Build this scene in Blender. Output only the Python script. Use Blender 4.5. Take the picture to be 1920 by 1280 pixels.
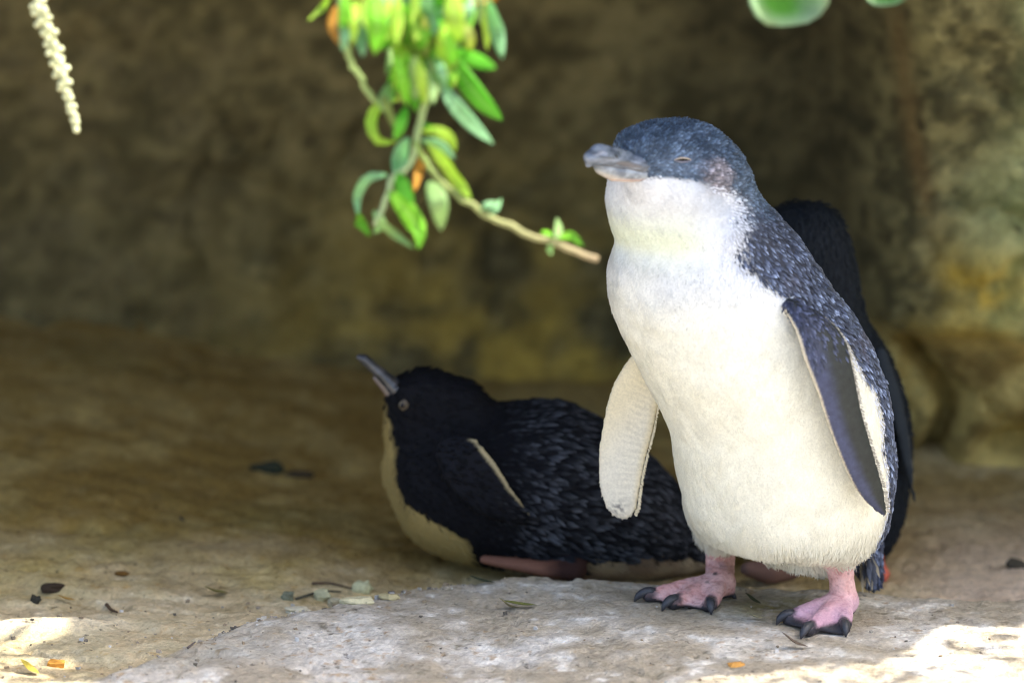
import bpy, math, random
import numpy as np
from mathutils import Vector
from mathutils.bvhtree import BVHTree

for o in list(bpy.data.objects): bpy.data.objects.remove(o)
scene = bpy.context.scene
COL = scene.collection
random.seed(7); rng = np.random.default_rng(11)

# ------------------------------------------------------------------ camera
PITCH = math.radians(14.0); D = 3.47; LENS = 200.0; SW = 36.0
K = SW / LENS / 1920.0
S = K * D                                   # metres per photo pixel at the focus distance
dirv = np.array([0, math.cos(PITCH), -math.sin(PITCH)])
upv = np.array([0, math.sin(PITCH), math.cos(PITCH)])
CAM = 0.174 * upv - D * dirv
cd = bpy.data.cameras.new('camera'); cam = bpy.data.objects.new('camera', cd); COL.objects.link(cam)
cam.location = CAM; cam.rotation_euler = (math.pi / 2 - PITCH, 0, 0)
cd.lens = LENS; cd.sensor_width = SW; cd.clip_end = 500; cd.clip_start = 0.05
cd.dof.use_dof = True; cd.dof.focus_distance = D - 0.01; cd.dof.aperture_fstop = 4.1
scene.camera = cam

# ------------------------------------------------------------------ sky, sun, exposure
SUN_EL = 61.0; SUN_AZ = 92.0                # azimuth from +Y towards +X
w = bpy.data.worlds.new('World'); scene.world = w; w.use_nodes = True
wn = w.node_tree.nodes; wl = w.node_tree.links
sky = wn.new('ShaderNodeTexSky'); sky.sky_type = 'NISHITA'; sky.sun_disc = False
sky.sun_elevation = math.radians(SUN_EL); sky.sun_rotation = math.radians(SUN_AZ)
sky.dust_density = 4.0; sky.ozone_density = 0.7; sky.air_density = 0.9
bg = wn['Background']; bg.inputs['Strength'].default_value = 0.15
wl.new(sky.outputs[0], bg.inputs[0])
sd = bpy.data.lights.new('sun', 'SUN'); sun = bpy.data.objects.new('sun', sd); COL.objects.link(sun)
sd.energy = 3.2; sd.angle = math.radians(0.6); sd.color = (1.0, 0.95, 0.86)
el = math.radians(SUN_EL); az = math.radians(SUN_AZ)
SUNV = np.array([math.cos(el) * math.sin(az), math.cos(el) * math.cos(az), math.sin(el)])
sun.rotation_euler = Vector(SUNV).to_track_quat('Z', 'Y').to_euler(); sun.location = (1, -1, 3)
vs = scene.view_settings
vs.view_transform = 'Standard'; vs.look = 'None'; vs.gamma = 1; vs.use_curve_mapping = False
vs.exposure = 1.65
scene.cycles.filter_width = 1.15

# ------------------------------------------------------------------ helpers
def ray(px, py):
    return dirv + np.array([1, 0, 0]) * (px - 960) * K + upv * (640 - py) * K
def W(px, py, Y):
    r = ray(px, py); return CAM + r * (Y - CAM[1]) / r[1]
def sc(Y): return K * (D + Y)               # metres per photo pixel near depth Y

def hash3(ix, iy, iz, seed):
    h = (ix.astype(np.int64) * 374761393 + iy.astype(np.int64) * 668265263 + iz.astype(np.int64) * 2147483647 + seed * 1274126177) & 0xffffffff
    h = ((h ^ (h >> 13)) * 1274126177) & 0xffffffff
    h = (h ^ (h >> 16)) & 0xffffffff
    return (h & 0xffffff).astype(np.float32) / 16777216.0
def vnoise(p, seed=0):
    p = np.asarray(p, dtype=np.float64)
    i = np.floor(p).astype(np.int64); f = (p - i).astype(np.float32); f = f * f * (3 - 2 * f)
    out = 0
    for dx in (0, 1):
        wx = f[:, 0] if dx else 1 - f[:, 0]
        for dy in (0, 1):
            wy = f[:, 1] if dy else 1 - f[:, 1]
            for dz in (0, 1):
                wz = f[:, 2] if dz else 1 - f[:, 2]
                out = out + wx * wy * wz * hash3(i[:, 0] + dx, i[:, 1] + dy, i[:, 2] + dz, seed)
    return out * 2 - 1
def fbm(p, scale, octv=4, seed=0, gain=0.5):
    p = np.asarray(p) / scale; a = 1.0; s = 0; n = 0
    for k in range(octv):
        s = s + a * vnoise(p + 17.3 * k, seed + k * 101); n += a; a *= gain; p = p * 2.03
    return s / n
def sst(x, a, b):
    t = np.clip((x - a) / (b - a), 0, 1); return t * t * (3 - 2 * t)
def mixc(c1, c2, t):
    t = np.asarray(t)[..., None]; return np.asarray(c1) * (1 - t) + np.asarray(c2) * t

def mesh_np(name, V, F, mat, parent=None, col=None, smooth=True, extra=None):
    """V (n,3); F list of arrays (m,3)/(m,4)"""
    if not isinstance(F, list): F = [F]
    F = [np.asarray(f, dtype=np.int32) for f in F if len(f)]
    me = bpy.data.meshes.new(name)
    V = np.asarray(V, dtype=np.float32)
    me.vertices.add(len(V)); me.vertices.foreach_set('co', V.ravel())
    loops = np.concatenate([f.ravel() for f in F]); tot = np.concatenate([np.full(len(f), f.shape[1], dtype=np.int32) for f in F])
    st = np.concatenate([[0], np.cumsum(tot)[:-1]]).astype(np.int32)
    me.loops.add(len(loops)); me.loops.foreach_set('vertex_index', loops)
    me.polygons.add(len(tot)); me.polygons.foreach_set('loop_start', st); me.polygons.foreach_set('loop_total', tot)
    me.polygons.foreach_set('use_smooth', np.full(len(tot), smooth))
    me.update(calc_edges=True)
    if col is not None:
        a = me.color_attributes.new('Col', 'FLOAT_COLOR', 'POINT')
        c = np.ones((len(V), 4), dtype=np.float32); c[:, :3] = np.clip(col, 0, 1); a.data.foreach_set('color', c.ravel())
    if mat: me.materials.append(mat)
    o = bpy.data.objects.new(name, me); COL.objects.link(o)
    if parent is not None: o.parent = parent; o.matrix_parent_inverse = parent.matrix_world.inverted() if False else o.matrix_parent_inverse
    return o
def tag(o, label=None, cat=None, group=None, kind=None):
    if label: o['label'] = label
    if cat: o['category'] = cat
    if group: o['group'] = group
    if kind: o['kind'] = kind
    return o
def empty(name, loc, label, cat, group=None):
    o = bpy.data.objects.new(name, None); o.empty_display_size = 0.02; COL.objects.link(o); o.location = tuple(loc)
    return tag(o, label, cat, group)
def off(V, root): return np.asarray(V) - np.array(root.location)

# ------------------------------------------------------------------ materials
def newmat(name):
    m = bpy.data.materials.new(name); m.use_nodes = True
    nt = m.node_tree; return m, nt, nt.nodes['Principled BSDF']
def colmat(name, rough=0.7, spec=0.3, grain=0.25, gscale=900, bump=0.2, bdist=0.001, sheen=0.0, trans=0.0, sss=0.0, layers=()):
    """attribute colour x fine procedural grain, noise bump"""
    m, nt, b = newmat(name); n = nt.nodes; l = nt.links
    at = n.new('ShaderNodeAttribute'); at.attribute_name = 'Col'
    tc = n.new('ShaderNodeTexCoord')
    no = n.new('ShaderNodeTexNoise'); no.inputs['Scale'].default_value = gscale; no.inputs['Detail'].default_value = 4
    no.inputs['Roughness'].default_value = 0.65
    l.new(tc.outputs['Object'], no.inputs['Vector'])
    mr = n.new('ShaderNodeMapRange'); mr.inputs[1].default_value = 0.3; mr.inputs[2].default_value = 0.7
    mr.inputs[3].default_value = 1 - grain; mr.inputs[4].default_value = 1 + grain
    l.new(no.outputs[0], mr.inputs[0])
    mx = n.new('ShaderNodeVectorMath'); mx.operation = 'SCALE'
    l.new(at.outputs['Color'], mx.inputs[0]); l.new(mr.outputs[0], mx.inputs['Scale'])
    l.new(mx.outputs[0], b.inputs['Base Color'])
    b.inputs['Roughness'].default_value = rough; b.inputs['Specular IOR Level'].default_value = spec
    bp = n.new('ShaderNodeBump'); bp.inputs['Strength'].default_value = bump; bp.inputs['Distance'].default_value = bdist
    l.new(no.outputs[0], bp.inputs['Height']); l.new(bp.outputs[0], b.inputs['Normal'])
    if sheen: b.inputs['Sheen Weight'].default_value = sheen; b.inputs['Sheen Roughness'].default_value = 0.4
    if sss:
        b.inputs['Subsurface Weight'].default_value = sss; b.inputs['Subsurface Scale'].default_value = 0.004
        b.inputs['Subsurface Radius'].default_value = (1, .4, .25)
    if trans:
        tr = n.new('ShaderNodeBsdfTranslucent'); ms = n.new('ShaderNodeMixShader'); ms.inputs[0].default_value = trans
        l.new(mx.outputs[0], tr.inputs['Color']); l.new(b.outputs[0], ms.inputs[1]); l.new(tr.outputs[0], ms.inputs[2])
        l.new(ms.outputs[0], n['Material Output'].inputs['Surface'])
    return m
def rockmat(name, grain=0.22, s1=420, s2=90, bump=0.5, bd=0.004):
    m, nt, b = newmat(name); n = nt.nodes; l = nt.links
    at = n.new('ShaderNodeAttribute'); at.attribute_name = 'Col'; tc = n.new('ShaderNodeTexCoord')
    a = n.new('ShaderNodeTexNoise'); a.inputs['Scale'].default_value = s1; a.inputs['Detail'].default_value = 5; a.inputs['Roughness'].default_value = .7
    c = n.new('ShaderNodeTexNoise'); c.inputs['Scale'].default_value = s2; c.inputs['Detail'].default_value = 6; c.inputs['Roughness'].default_value = .65
    for q in (a, c): l.new(tc.outputs['Object'], q.inputs['Vector'])
    ad = n.new('ShaderNodeMath'); ad.operation = 'ADD'; l.new(a.outputs[0], ad.inputs[0]); l.new(c.outputs[0], ad.inputs[1])
    mr = n.new('ShaderNodeMapRange'); mr.inputs[1].default_value = .7; mr.inputs[2].default_value = 1.3
    mr.inputs[3].default_value = 1 - grain; mr.inputs[4].default_value = 1 + grain; l.new(ad.outputs[0], mr.inputs[0])
    mx = n.new('ShaderNodeVectorMath'); mx.operation = 'SCALE'; l.new(at.outputs['Color'], mx.inputs[0]); l.new(mr.outputs[0], mx.inputs['Scale'])
    # dark pits
    vo = n.new('ShaderNodeTexNoise'); vo.inputs['Scale'].default_value = s1 * .55; vo.inputs['Detail'].default_value = 3
    l.new(tc.outputs['Object'], vo.inputs['Vector'])
    pr = n.new('ShaderNodeMapRange'); pr.inputs[1].default_value = .66; pr.inputs[2].default_value = .74; pr.inputs[3].default_value = 1; pr.inputs[4].default_value = .38
    l.new(vo.outputs[0], pr.inputs[0])
    m2 = n.new('ShaderNodeVectorMath'); m2.operation = 'SCALE'; l.new(mx.outputs[0], m2.inputs[0]); l.new(pr.outputs[0], m2.inputs['Scale'])
    l.new(m2.outputs[0], b.inputs['Base Color'])
    b.inputs['Roughness'].default_value = .9; b.inputs['Specular IOR Level'].default_value = .25
    bp = n.new('ShaderNodeBump'); bp.inputs['Strength'].default_value = bump; bp.inputs['Distance'].default_value = bd
    l.new(ad.outputs[0], bp.inputs['Height']); l.new(bp.outputs[0], b.inputs['Normal'])
    return m
M_rock = rockmat('pale_limestone', grain=.34, s1=300, s2=70, bd=0.005, bump=.8)
M_wall = rockmat('dark_cave_rock', grain=.3, s1=90, s2=22, bump=.7, bd=.012)
M_stone = rockmat('stone_chip', bd=.001)
M_skinb = colmat('body_skin', rough=.55, spec=.35, grain=.12, gscale=700, bump=.25, bdist=.0006)
M_feather = colmat('plumage', rough=.5, spec=.35, grain=.12, gscale=1500, bump=0.0, sheen=.15)
M_shade_feather = colmat('black_plumage', rough=.75, spec=.12, grain=.12, gscale=1500, bump=0.0)
M_shade_skin = colmat('black_body_skin', rough=.8, spec=.1, grain=.12, gscale=700, bump=.2, bdist=.0006)
M_beak = colmat('beak_horn', rough=.2, spec=.7, grain=.12, gscale=500, bump=.04, bdist=.0002)
M_claw = colmat('claw_horn', rough=.42, spec=.5, grain=.25, gscale=600, bump=.3, bdist=.0005)
M_eye = colmat('eye_surface', rough=.2, spec=.25, grain=.05, bump=0)
M_leaf = colmat('leaf_tissue', rough=.62, spec=.3, grain=.12, gscale=260, bump=.15, bdist=.0006, trans=.5)
M_stem = colmat('stem_bark', rough=.7, spec=.3, grain=.15, gscale=500, bump=.3, bdist=.0006)
M_litter = colmat('dead_leaf', rough=.8, spec=.2, grain=.3, gscale=500, bump=.4, bdist=.0008, trans=.1)

# ------------------------------------------------------------------ ground
def edge_y(x):
    return np.interp(x, [-.6, -.32, -.25, -.20, -.16, -.11, -.04, .03, .12, .22, .3, .6], [-.22, -.15, -.10, -.04, .02, .055, .092, .105, .098, .085, .075, .06])
def gh(x, y, fine=True):
    x = np.atleast_1d(np.asarray(x, float)); y = np.atleast_1d(np.asarray(y, float))
    P = np.stack([x, y, x * 0], 1)
    wob = fbm(P, .06, 3, 5) * .014 + fbm(P, .015, 2, 6) * .004
    d = y - edge_y(x) + wob
    low = -.007 - .014 * sst(x, -.16, -.02) + np.clip(y - .35, 0, 1) * .05 + .03 * sst(x, -.1, -.4) * sst(y, .0, .5)
    drop = sst(d, -.012, .018)
    slab = .0 + .003 * np.exp(-((x - .02) / .13) ** 2 - ((y - .02) / .07) ** 2) - .02 * sst(-y, .12, .6)
    z = slab * (1 - drop) + low * drop
    # flat where the birds' feet stand
    calm = np.exp(-((x - .185) / .06) ** 2 - ((y + .005) / .035) ** 2) + np.exp(-((x - .118) / .05) ** 2 - ((y - .068) / .035) ** 2)
    calm = 1 - .8 * np.clip(calm, 0, 1)
    z = z + calm * (fbm(P, .09, 3, 1) * .0045) 
    # ledge lines on the left
    P2 = np.stack([x * .45, y * 1.5 + .3 * x, x * 0], 1)
    r = np.abs(fbm(P2, .045, 3, 9)); left = sst(-x, .08, .2)
    z = z - left * .003 * (1 - sst(r, 0, .16)) + left * .002 * fbm(P2, .03, 3, 29)
    # raised shelf that catches the sun; its streak is also painted pale
    sh = np.exp(-((x + .285) / .05) ** 4 - ((y - .028 - .12 * (x + .285)) / .014) ** 2)
    z = z + .006 * sh
    if fine:
        z = z + calm * (fbm(P, .018, 4, 2, .65) * .0024 + fbm(P, .006, 3, 3, .6) * .0009)
        pit = fbm(P, .011, 2, 40); z = z - calm * .0018 * sst(pit, .42, .7)
    return z
def G(px, py):
    r = ray(px, py); z = 0.0
    for _ in range(30):
        t = (z - CAM[2]) / r[2]; p = CAM + r * t; z = z * .5 + .5 * float(gh(p[0], p[1])[0])
    return np.array([p[0], p[1], float(gh(p[0], p[1])[0])])

def grid_axis(segs):
    out = []
    for a, b, st in segs: out.append(np.arange(a, b, st))
    return np.concatenate(out + [[segs[-1][1]]])
gx = grid_axis([(-30, -4, 2.0), (-4, -1, .2), (-1, -.42, .02), (-.42, .45, .0014), (.45, 1.2, .02), (1.2, 4, .2), (4, 30, 2.0)])
gy = grid_axis([(-30, -4, 2.0), (-4, -1, .2), (-1, -.22, .02), (-.22, .16, .0018), (.16, .42, .005), (.42, 1.0, .012), (1.0, 4, .2), (4, 30, 2.0)])
X, Y = np.meshgrid(gx, gy, indexing='ij'); x = X.ravel(); y = Y.ravel()
z = gh(x, y)
P = np.stack([x, y, z], 1)
n1 = fbm(P, .05, 4, 50); n2 = fbm(P, .016, 4, 60, .6); n3 = fbm(P, .0055, 3, 70, .6); n4 = fbm(P, .14, 3, 80)
c = mixc([.48, .43, .36], [.72, .70, .69], sst(n1 + .8 * n2, -.35, .5))
c = mixc(c, [.90, .90, .91], .9 * sst(n2 + .5 * n3 + .3 * n1, .2, .5))
c = mixc(c, [.42, .27, .12], .7 * sst(n3 + .35 * n1, .32, .62))                     # ochre flecks
c = mixc(c, [.24, .22, .17], .75 * sst(-n3 - .5 * n2, .34, .6))                       # grey pits
moss = np.exp(-((x - .165) / .05) ** 2 - ((y - .035) / .03) ** 2)
c = mixc(c, [.24, .20, .05], .95 * moss * sst(n2 + .35, -.2, .35))
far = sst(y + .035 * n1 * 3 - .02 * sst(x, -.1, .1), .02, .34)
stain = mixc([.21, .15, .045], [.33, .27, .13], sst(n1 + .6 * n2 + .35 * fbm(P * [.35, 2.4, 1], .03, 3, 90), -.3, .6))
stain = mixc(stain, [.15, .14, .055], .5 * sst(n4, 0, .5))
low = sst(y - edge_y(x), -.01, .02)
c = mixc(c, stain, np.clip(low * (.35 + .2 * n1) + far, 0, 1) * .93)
rw = sst(x, .2, .3) * low
c = mixc(c, [.52, .42, .36], rw * .8 * sst(.36 - y, -.05, .2))
edge = np.exp(-((y - edge_y(x) + .002) / .010) ** 2)
c = mixc(c, [.25, .18, .08], .5 * edge * sst(n2, -.3, .3))
lft = sst(-x, .1, .2) * sst(y, -.12, -.06) * (1 - far)
c = mixc(c, [.22, .20, .12], .55 * lft * sst(n1 + n2 * .6, -.25, .35))
c = mixc(c, [.62, .58, .52], .9 * np.exp(-((x + .285) / .05) ** 4 - ((y - .028 - .12 * (x + .285)) / .014) ** 2))  # sun streak along the shelf painted in as a pale band
fr_ = np.clip(far + .4 * low, 0, 1); c = c * (mixc([1.04, 1.0, .90], [1.27, 1.10, .66], fr_ * (1 - rw)) * (1 + .45 * rw * fr_)[:, None]) * (1 + .38 * (1 - sst(y, .02, .3)) * low)[:, None]  # near floor lightened in its colour, standing in for light there
I = np.arange(len(gx) * len(gy)).reshape(len(gx), len(gy))
F = np.stack([I[:-1, :-1].ravel(), I[1:, :-1].ravel(), I[1:, 1:].ravel(), I[:-1, 1:].ravel()], 1)
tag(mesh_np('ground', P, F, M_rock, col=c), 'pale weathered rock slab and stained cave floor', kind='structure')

# ------------------------------------------------------------------ back wall and overhang
def base_y(x):
    return np.interp(x, [-2, -.6, -.3, 0, .12, .2, .235, .27, .32, .42, 1.0, 2.2], [.85, .72, .70, .74, .72, .66, .52, .42, .385, .36, .30, .1])
wx = grid_axis([(-2, -.6, .03), (-.6, .6, .0045), (.6, 2.2, .03)])
wz = grid_axis([(-.12, .45, .0045), (.45, .95, .02)])
X, Z = np.meshgrid(wx, wz, indexing='ij'); x = X.ravel(); z = Z.ravel()
P0 = np.stack([x, z * 0, z], 1)
right = sst(x, .2, .27)
yy = base_y(x + .02 * fbm(P0, .08, 2, 200)) + .035 * fbm(P0, .16, 4, 210) + .014 * fbm(P0, .035, 3, 220)
yy += (1 - right) * (.10 * sst(z, -.02, .06) * 0 + .12 * (z + .02) - .13 * sst(.10 - z, 0, .15))
yy += right * (.035 * sst(.095 - z + .01 * fbm(P0, .05, 2, 230), 0, .03) - .12 * z)
ck = np.abs(fbm(P0 * [1, 1, .7], .05, 3, 240)); yy += .010 * (1 - sst(ck, 0, .09)) * sst(fbm(P0, .1, 2, 244), -.2, .2)
# vertical crevice low on the right wall
cx_ = .283 + .012 * np.sin(z * 60) + .25 * np.clip(.05 - z, 0, 1)
yy += .05 * np.exp(-((x - cx_) / .0085) ** 2) * sst(.085 - z, 0, .02)
yy += .05 * np.exp(-((x - .35) / .03) ** 2 - ((z - .0) / .018) ** 2)
P = np.stack([x, yy, z], 1)
n1 = fbm(P, .09, 4, 250); n2 = fbm(P, .03, 4, 260, .6); n3 = fbm(P * [1.6, 1, .5], .05, 3, 270)
n5 = fbm(P, .012, 3, 280, .6)
c = mixc([.085, .078, .050], [.21, .19, .125], sst(n2 + .5 * n3 + 1.3 * n5, -.55, .6))
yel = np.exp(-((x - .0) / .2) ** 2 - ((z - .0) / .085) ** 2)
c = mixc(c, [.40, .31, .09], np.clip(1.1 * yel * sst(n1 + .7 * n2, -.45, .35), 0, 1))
c = mixc(c, [.10, .09, .075], .5 * sst(-x, .1, .25) * sst(n2, -.3, .4))
rr = sst(x, .22, .27)
cr = mixc([.08, .076, .048], [.30, .28, .17], sst(n2 + .5 * n1 + 1.2 * n5, -.55, .6))
gr = sst(x + .03 * n1 - .1 * (z - .15), .29, .345) * sst(z, .07, .1)
cr = mixc(cr, mixc([.20, .25, .13], [.50, .56, .38], sst(n2 + .3 * n1, -.35, .35)), .92 * gr)
oy = np.exp(-((x - .315) / .035) ** 2 - ((z - .125) / .022) ** 2) + .6 * np.exp(-((x - .31) / .05) ** 2 - ((z - .088) / .012) ** 2)
cr = mixc(cr, [.48, .33, .04], np.clip(oy * 1.1 * sst(n2, -.5, .3), 0, .95))
lowr = sst(.09 - z, 0, .01)
cr = mixc(cr, mixc([.18, .13, .05], [.55, .46, .22], sst(n2 + .4 * n1, -.4, .4)), .9 * lowr)
rs = np.exp(-((x - (.262 + .16 * (.27 - z))) / .006) ** 2) * sst(z, .14, .2) * (1 - sst(z, .28, .33))
cr = mixc(cr, [.19, .12, .06], .7 * rs)
c = c * (1 - rr[:, None]) + cr * rr[:, None]
c = c * mixc([1.22, 1.08, .66], [1.16, 1.08, .74], sst(x, -.05, .2)) * (1 - .42 * sst(x, .08, .15) * (1 - sst(x, .235, .275)) * sst(z, .02, .09))[:, None]  # recess darkened in the colour to stand for its shade
I = np.arange(len(wx) * len(wz)).reshape(len(wx), len(wz))
F = np.stack([I[:-1, :-1].ravel(), I[1:, :-1].ravel(), I[1:, 1:].ravel(), I[:-1, 1:].ravel()], 1)
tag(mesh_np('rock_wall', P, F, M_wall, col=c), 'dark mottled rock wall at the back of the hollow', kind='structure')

# overhang: thick unseen rock shelf, its lip shaped to set the sun patches
def lip_y(x):        # x measured on the ground where the shadow of the lip falls
    return np.interp(x, [-2, -.34, -.30, -.24, -.225, 0, .06, .16, .20, .235, .265, .34, .6, 2], [-.2, .03, .032, .03, -.15, -.15, -.125, -.10, -.085, -.05, .0, .01, -.05, -.1])
OZ = .60
shx = OZ / SUNV[2] * SUNV[0]; shy = OZ / SUNV[2] * SUNV[1]
ox = grid_axis([(-1.6, -.2, .05), (-.2, .9, .006), (.9, 2.2, .05)])
prof = [(1.15, OZ + .02)] + [(None, k) for k in range(14)] + [(1.15, OZ + .22)]
rows_ = []
for j, q in enumerate(prof):
    if q[0] is not None:
        yv = np.full(len(ox), q[0]); zv = np.full(len(ox), q[1])
    else:
        k = q[1]; ly = lip_y(ox - shx) + shy
        ly = ly + .022 * fbm(np.stack([ox, ox * 0, ox * 0], 1), .035, 4, 300, .65)
        if k < 7: t = k / 6; yv = ly + (1 - t) ** 1.6 * (1.0 - ly); zv = OZ + .02 * (1 - t) + 0 * ly
        else: t = (k - 7) / 6; yv = ly + .005 + .30 * t ** 1.2; zv = OZ + .02 + .10 * t + 0 * ly
    rows_.append(np.stack([ox, yv, zv], 1))
V = np.concatenate(rows_); nz_ = fbm(V, .12, 3, 310) * .02
V[:, 2] += np.abs(nz_) * sst(V[:, 1] - (lip_y(V[:, 0] - shx) + shy), .0, .1)
I = np.arange(len(prof) * len(ox)).reshape(len(prof), len(ox))
F = np.stack([I[:-1, :-1].ravel(), I[1:, :-1].ravel(), I[1:, 1:].ravel(), I[:-1, 1:].ravel()], 1)
c = mixc([.10, .09, .07], [.2, .18, .14], sst(fbm(V, .06, 3, 320), -.4, .4))
tag(mesh_np('rock_overhang', V, F, M_wall, col=c), 'unseen rock shelf roofing the hollow above the penguins, lip shaped for sun and shade', kind='structure')

# ------------------------------------------------------------------ implicit surfaces
def spline(pts, n):
    pts = np.array(pts, float); m = len(pts)
    if m == 2: return pts[0] + (pts[1] - pts[0]) * np.linspace(0, 1, n)[:, None]
    e = np.concatenate([[2 * pts[0] - pts[1]], pts, [2 * pts[-1] - pts[-2]]]); out = []
    for t in np.linspace(0, m - 1 - 1e-9, n):
        i = int(t); f = t - i; p0, p1, p2, p3 = e[i:i + 4]
        out.append(.5 * ((2 * p1) + (-p0 + p2) * f + (2 * p0 - 5 * p1 + 4 * p2 - p3) * f * f + (-p0 + 3 * p1 - 3 * p2 + p3) * f ** 3))
    return np.array(out)
def surface_nets(Fd, org, h):
    s = Fd < 0
    cs = np.zeros(tuple(np.array(Fd.shape) - 1), dtype=np.int8)
    nx, ny, nz = cs.shape
    for a in (0, 1):
        for b in (0, 1):
            for c_ in (0, 1): cs += s[a:a + nx, b:b + ny, c_:c_ + nz]
    act = np.argwhere((cs > 0) & (cs < 8)); idx = -np.ones(cs.shape, dtype=np.int32)
    idx[act[:, 0], act[:, 1], act[:, 2]] = np.arange(len(act))
    acc = np.zeros((len(act), 3)); cnt = np.zeros(len(act))
    corners = [(a, b, c_) for a in (0, 1) for b in (0, 1) for c_ in (0, 1)]
    for i, p in enumerate(corners):
        for q in corners[i + 1:]:
            if sum(abs(p[k] - q[k]) for k in range(3)) != 1: continue
            fp = Fd[act[:, 0] + p[0], act[:, 1] + p[1], act[:, 2] + p[2]]; fq = Fd[act[:, 0] + q[0], act[:, 1] + q[1], act[:, 2] + q[2]]
            m = (fp < 0) != (fq < 0); t = np.where(m, fp / np.where(m, fp - fq, 1), 0)
            pt = np.array(p)[None] + t[:, None] * (np.array(q) - np.array(p))[None]
            acc[m] += pt[m]; cnt[m] += 1
    V = (act + acc / cnt[:, None]) * h + org
    faces = []
    for ax in range(3):
        sl0 = [slice(None)] * 3; sl1 = [slice(None)] * 3; sl0[ax] = slice(0, -1); sl1[ax] = slice(1, None)
        a0 = s[tuple(sl0)]; a1 = s[tuple(sl1)]
        e = np.argwhere(a0 != a1); o1, o2 = [(1, 2), (2, 0), (0, 1)][ax]
        e = e[(e[:, o1] > 0) & (e[:, o2] > 0) & (e[:, o1] < cs.shape[o1]) & (e[:, o2] < cs.shape[o2])]
        fl = a0[e[:, 0], e[:, 1], e[:, 2]]
        def g(d1, d2):
            q = e.copy(); q[:, o1] -= d1; q[:, o2] -= d2; return idx[q[:, 0], q[:, 1], q[:, 2]]
        f = np.stack([g(1, 1), g(0, 1), g(0, 0), g(1, 0)], 1)
        f[~fl] = f[~fl][:, ::-1]; faces.append(f)
    F = np.concatenate(faces)
    return V, F
def vsmooth(V, F, it=3, lam=.5):
    E = np.concatenate([F[:, [0, 1]], F[:, [1, 2]], F[:, [2, 3]], F[:, [3, 0]]])
    n = len(V); cnt = np.bincount(E[:, 0], minlength=n) + np.bincount(E[:, 1], minlength=n)
    for _ in range(it):
        a = np.stack([np.bincount(E[:, 0], V[E[:, 1], k], n) + np.bincount(E[:, 1], V[E[:, 0], k], n) for k in range(3)], 1)
        V = V + lam * (a / np.maximum(cnt, 1)[:, None] - V)
    return V
def smin(a, b, k):
    h = np.clip(.5 + .5 * (b - a) / k, 0, 1); return b * (1 - h) + a * h - k * h * (1 - h)
class Chain:
    """swept ellipse: points, width axis, half widths a, half thickness b"""
    def __init__(s, pts, a, b=None, wax=None, k=.004, kind=''):
        s.p = np.array(pts, float); s.a = np.array(a, float) if np.ndim(a) else np.full(len(pts), float(a))
        s.b = s.a if b is None else (np.array(b, float) if np.ndim(b) else np.full(len(pts), float(b)))
        s.w = None if wax is None else np.array(wax, float); s.k = k; s.kind = kind
    def bbox(s, m): 
        r = np.maximum(s.a, s.b).max() + m; return s.p.min(0) - r, s.p.max(0) + r
    def f(s, Q, uv=False):
        best = np.full(len(Q), 1e3); U = np.zeros(len(Q)); T = np.zeros(len(Q))
        L = np.concatenate([[0], np.cumsum(np.linalg.norm(np.diff(s.p, axis=0), axis=1))])
        for i in range(len(s.p) - 1):
            A = s.p[i]; B = s.p[i + 1]; d = B - A; ll = d @ d
            t = np.clip((Q - A) @ d / ll, 0, 1); v = Q - A - t[:, None] * d
            a = s.a[i] + t * (s.a[i + 1] - s.a[i]); b = s.b[i] + t * (s.b[i + 1] - s.b[i])
            if s.w is None:
                f = np.linalg.norm(v, axis=1) - a; u = np.zeros(len(Q))
            else:
                dn = d / math.sqrt(ll); w0 = s.w if s.w.ndim == 1 else s.w[i]
                wv = w0 - (w0 @ dn) * dn; wv /= np.linalg.norm(wv)
                u = v @ wv; r2 = np.sum(v * v, axis=1) - u * u
                q = np.sqrt((u / a) ** 2 + np.maximum(r2, 0) / b ** 2); g = np.sqrt((u / a ** 2) ** 2 + np.maximum(r2, 0) / b ** 4) + 1e-9
                f = np.where(q > .05, q * (q - 1) / g, -np.minimum(a, b)); u = u / a
            m = f < best; best = np.where(m, f, best); U = np.where(m, u, U); T = np.where(m, (L[i] + t * (L[i + 1] - L[i])) / L[-1], T)
        return (best, U, T) if uv else best
class Loft:
    """stack of ellipses along one axis: t, c1, r1, c2, r2"""
    def __init__(s, axis, t, c1, r1, c2, r2, sm=.012):
        o = np.argsort(t); t = np.array(t)[o]; s.axis = axis
        tt = np.arange(t[0] - .0, t[-1], .001); kk = max(1, int(sm / .001)); ker = np.hanning(kk + 2)[1:-1]; ker /= ker.sum()
        def rs(v):
            q = np.interp(tt, t, np.array(v)[o]); e = kk // 2
            q2 = np.concatenate([2 * q[0] - q[1:e + 1][::-1], q, 2 * q[-1] - q[-e - 1:-1][::-1]]) if e > 0 else q
            return np.convolve(q2, ker, 'same')[e:e + len(q)]
        s.t = tt; s.v = [rs(c1), np.maximum(rs(r1), .0012), rs(c2), np.maximum(rs(r2), .0012)]
    def coords(s, Q):
        T = Q[:, s.axis]; c1, r1, c2, r2 = [np.interp(T, s.t, v) for v in s.v]
        i1, i2 = {2: (0, 1), 0: (1, 2)}[s.axis]
        return (Q[:, i1] - c1) / r1, (Q[:, i2] - c2) / r2, r1, r2, T
    def f(s, Q):
        u, v, r1, r2, T = s.coords(Q); q = np.sqrt(u * u + v * v); g = np.sqrt((u / r1) ** 2 + (v / r2) ** 2) + 1e-6
        f = np.where(q > .1, q * (q - 1) / g, -.9 * np.minimum(r1, r2))
        return np.maximum(f, np.maximum(s.t[0] - T, T - s.t[-1]))
    def bbox(s, m): return None
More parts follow.
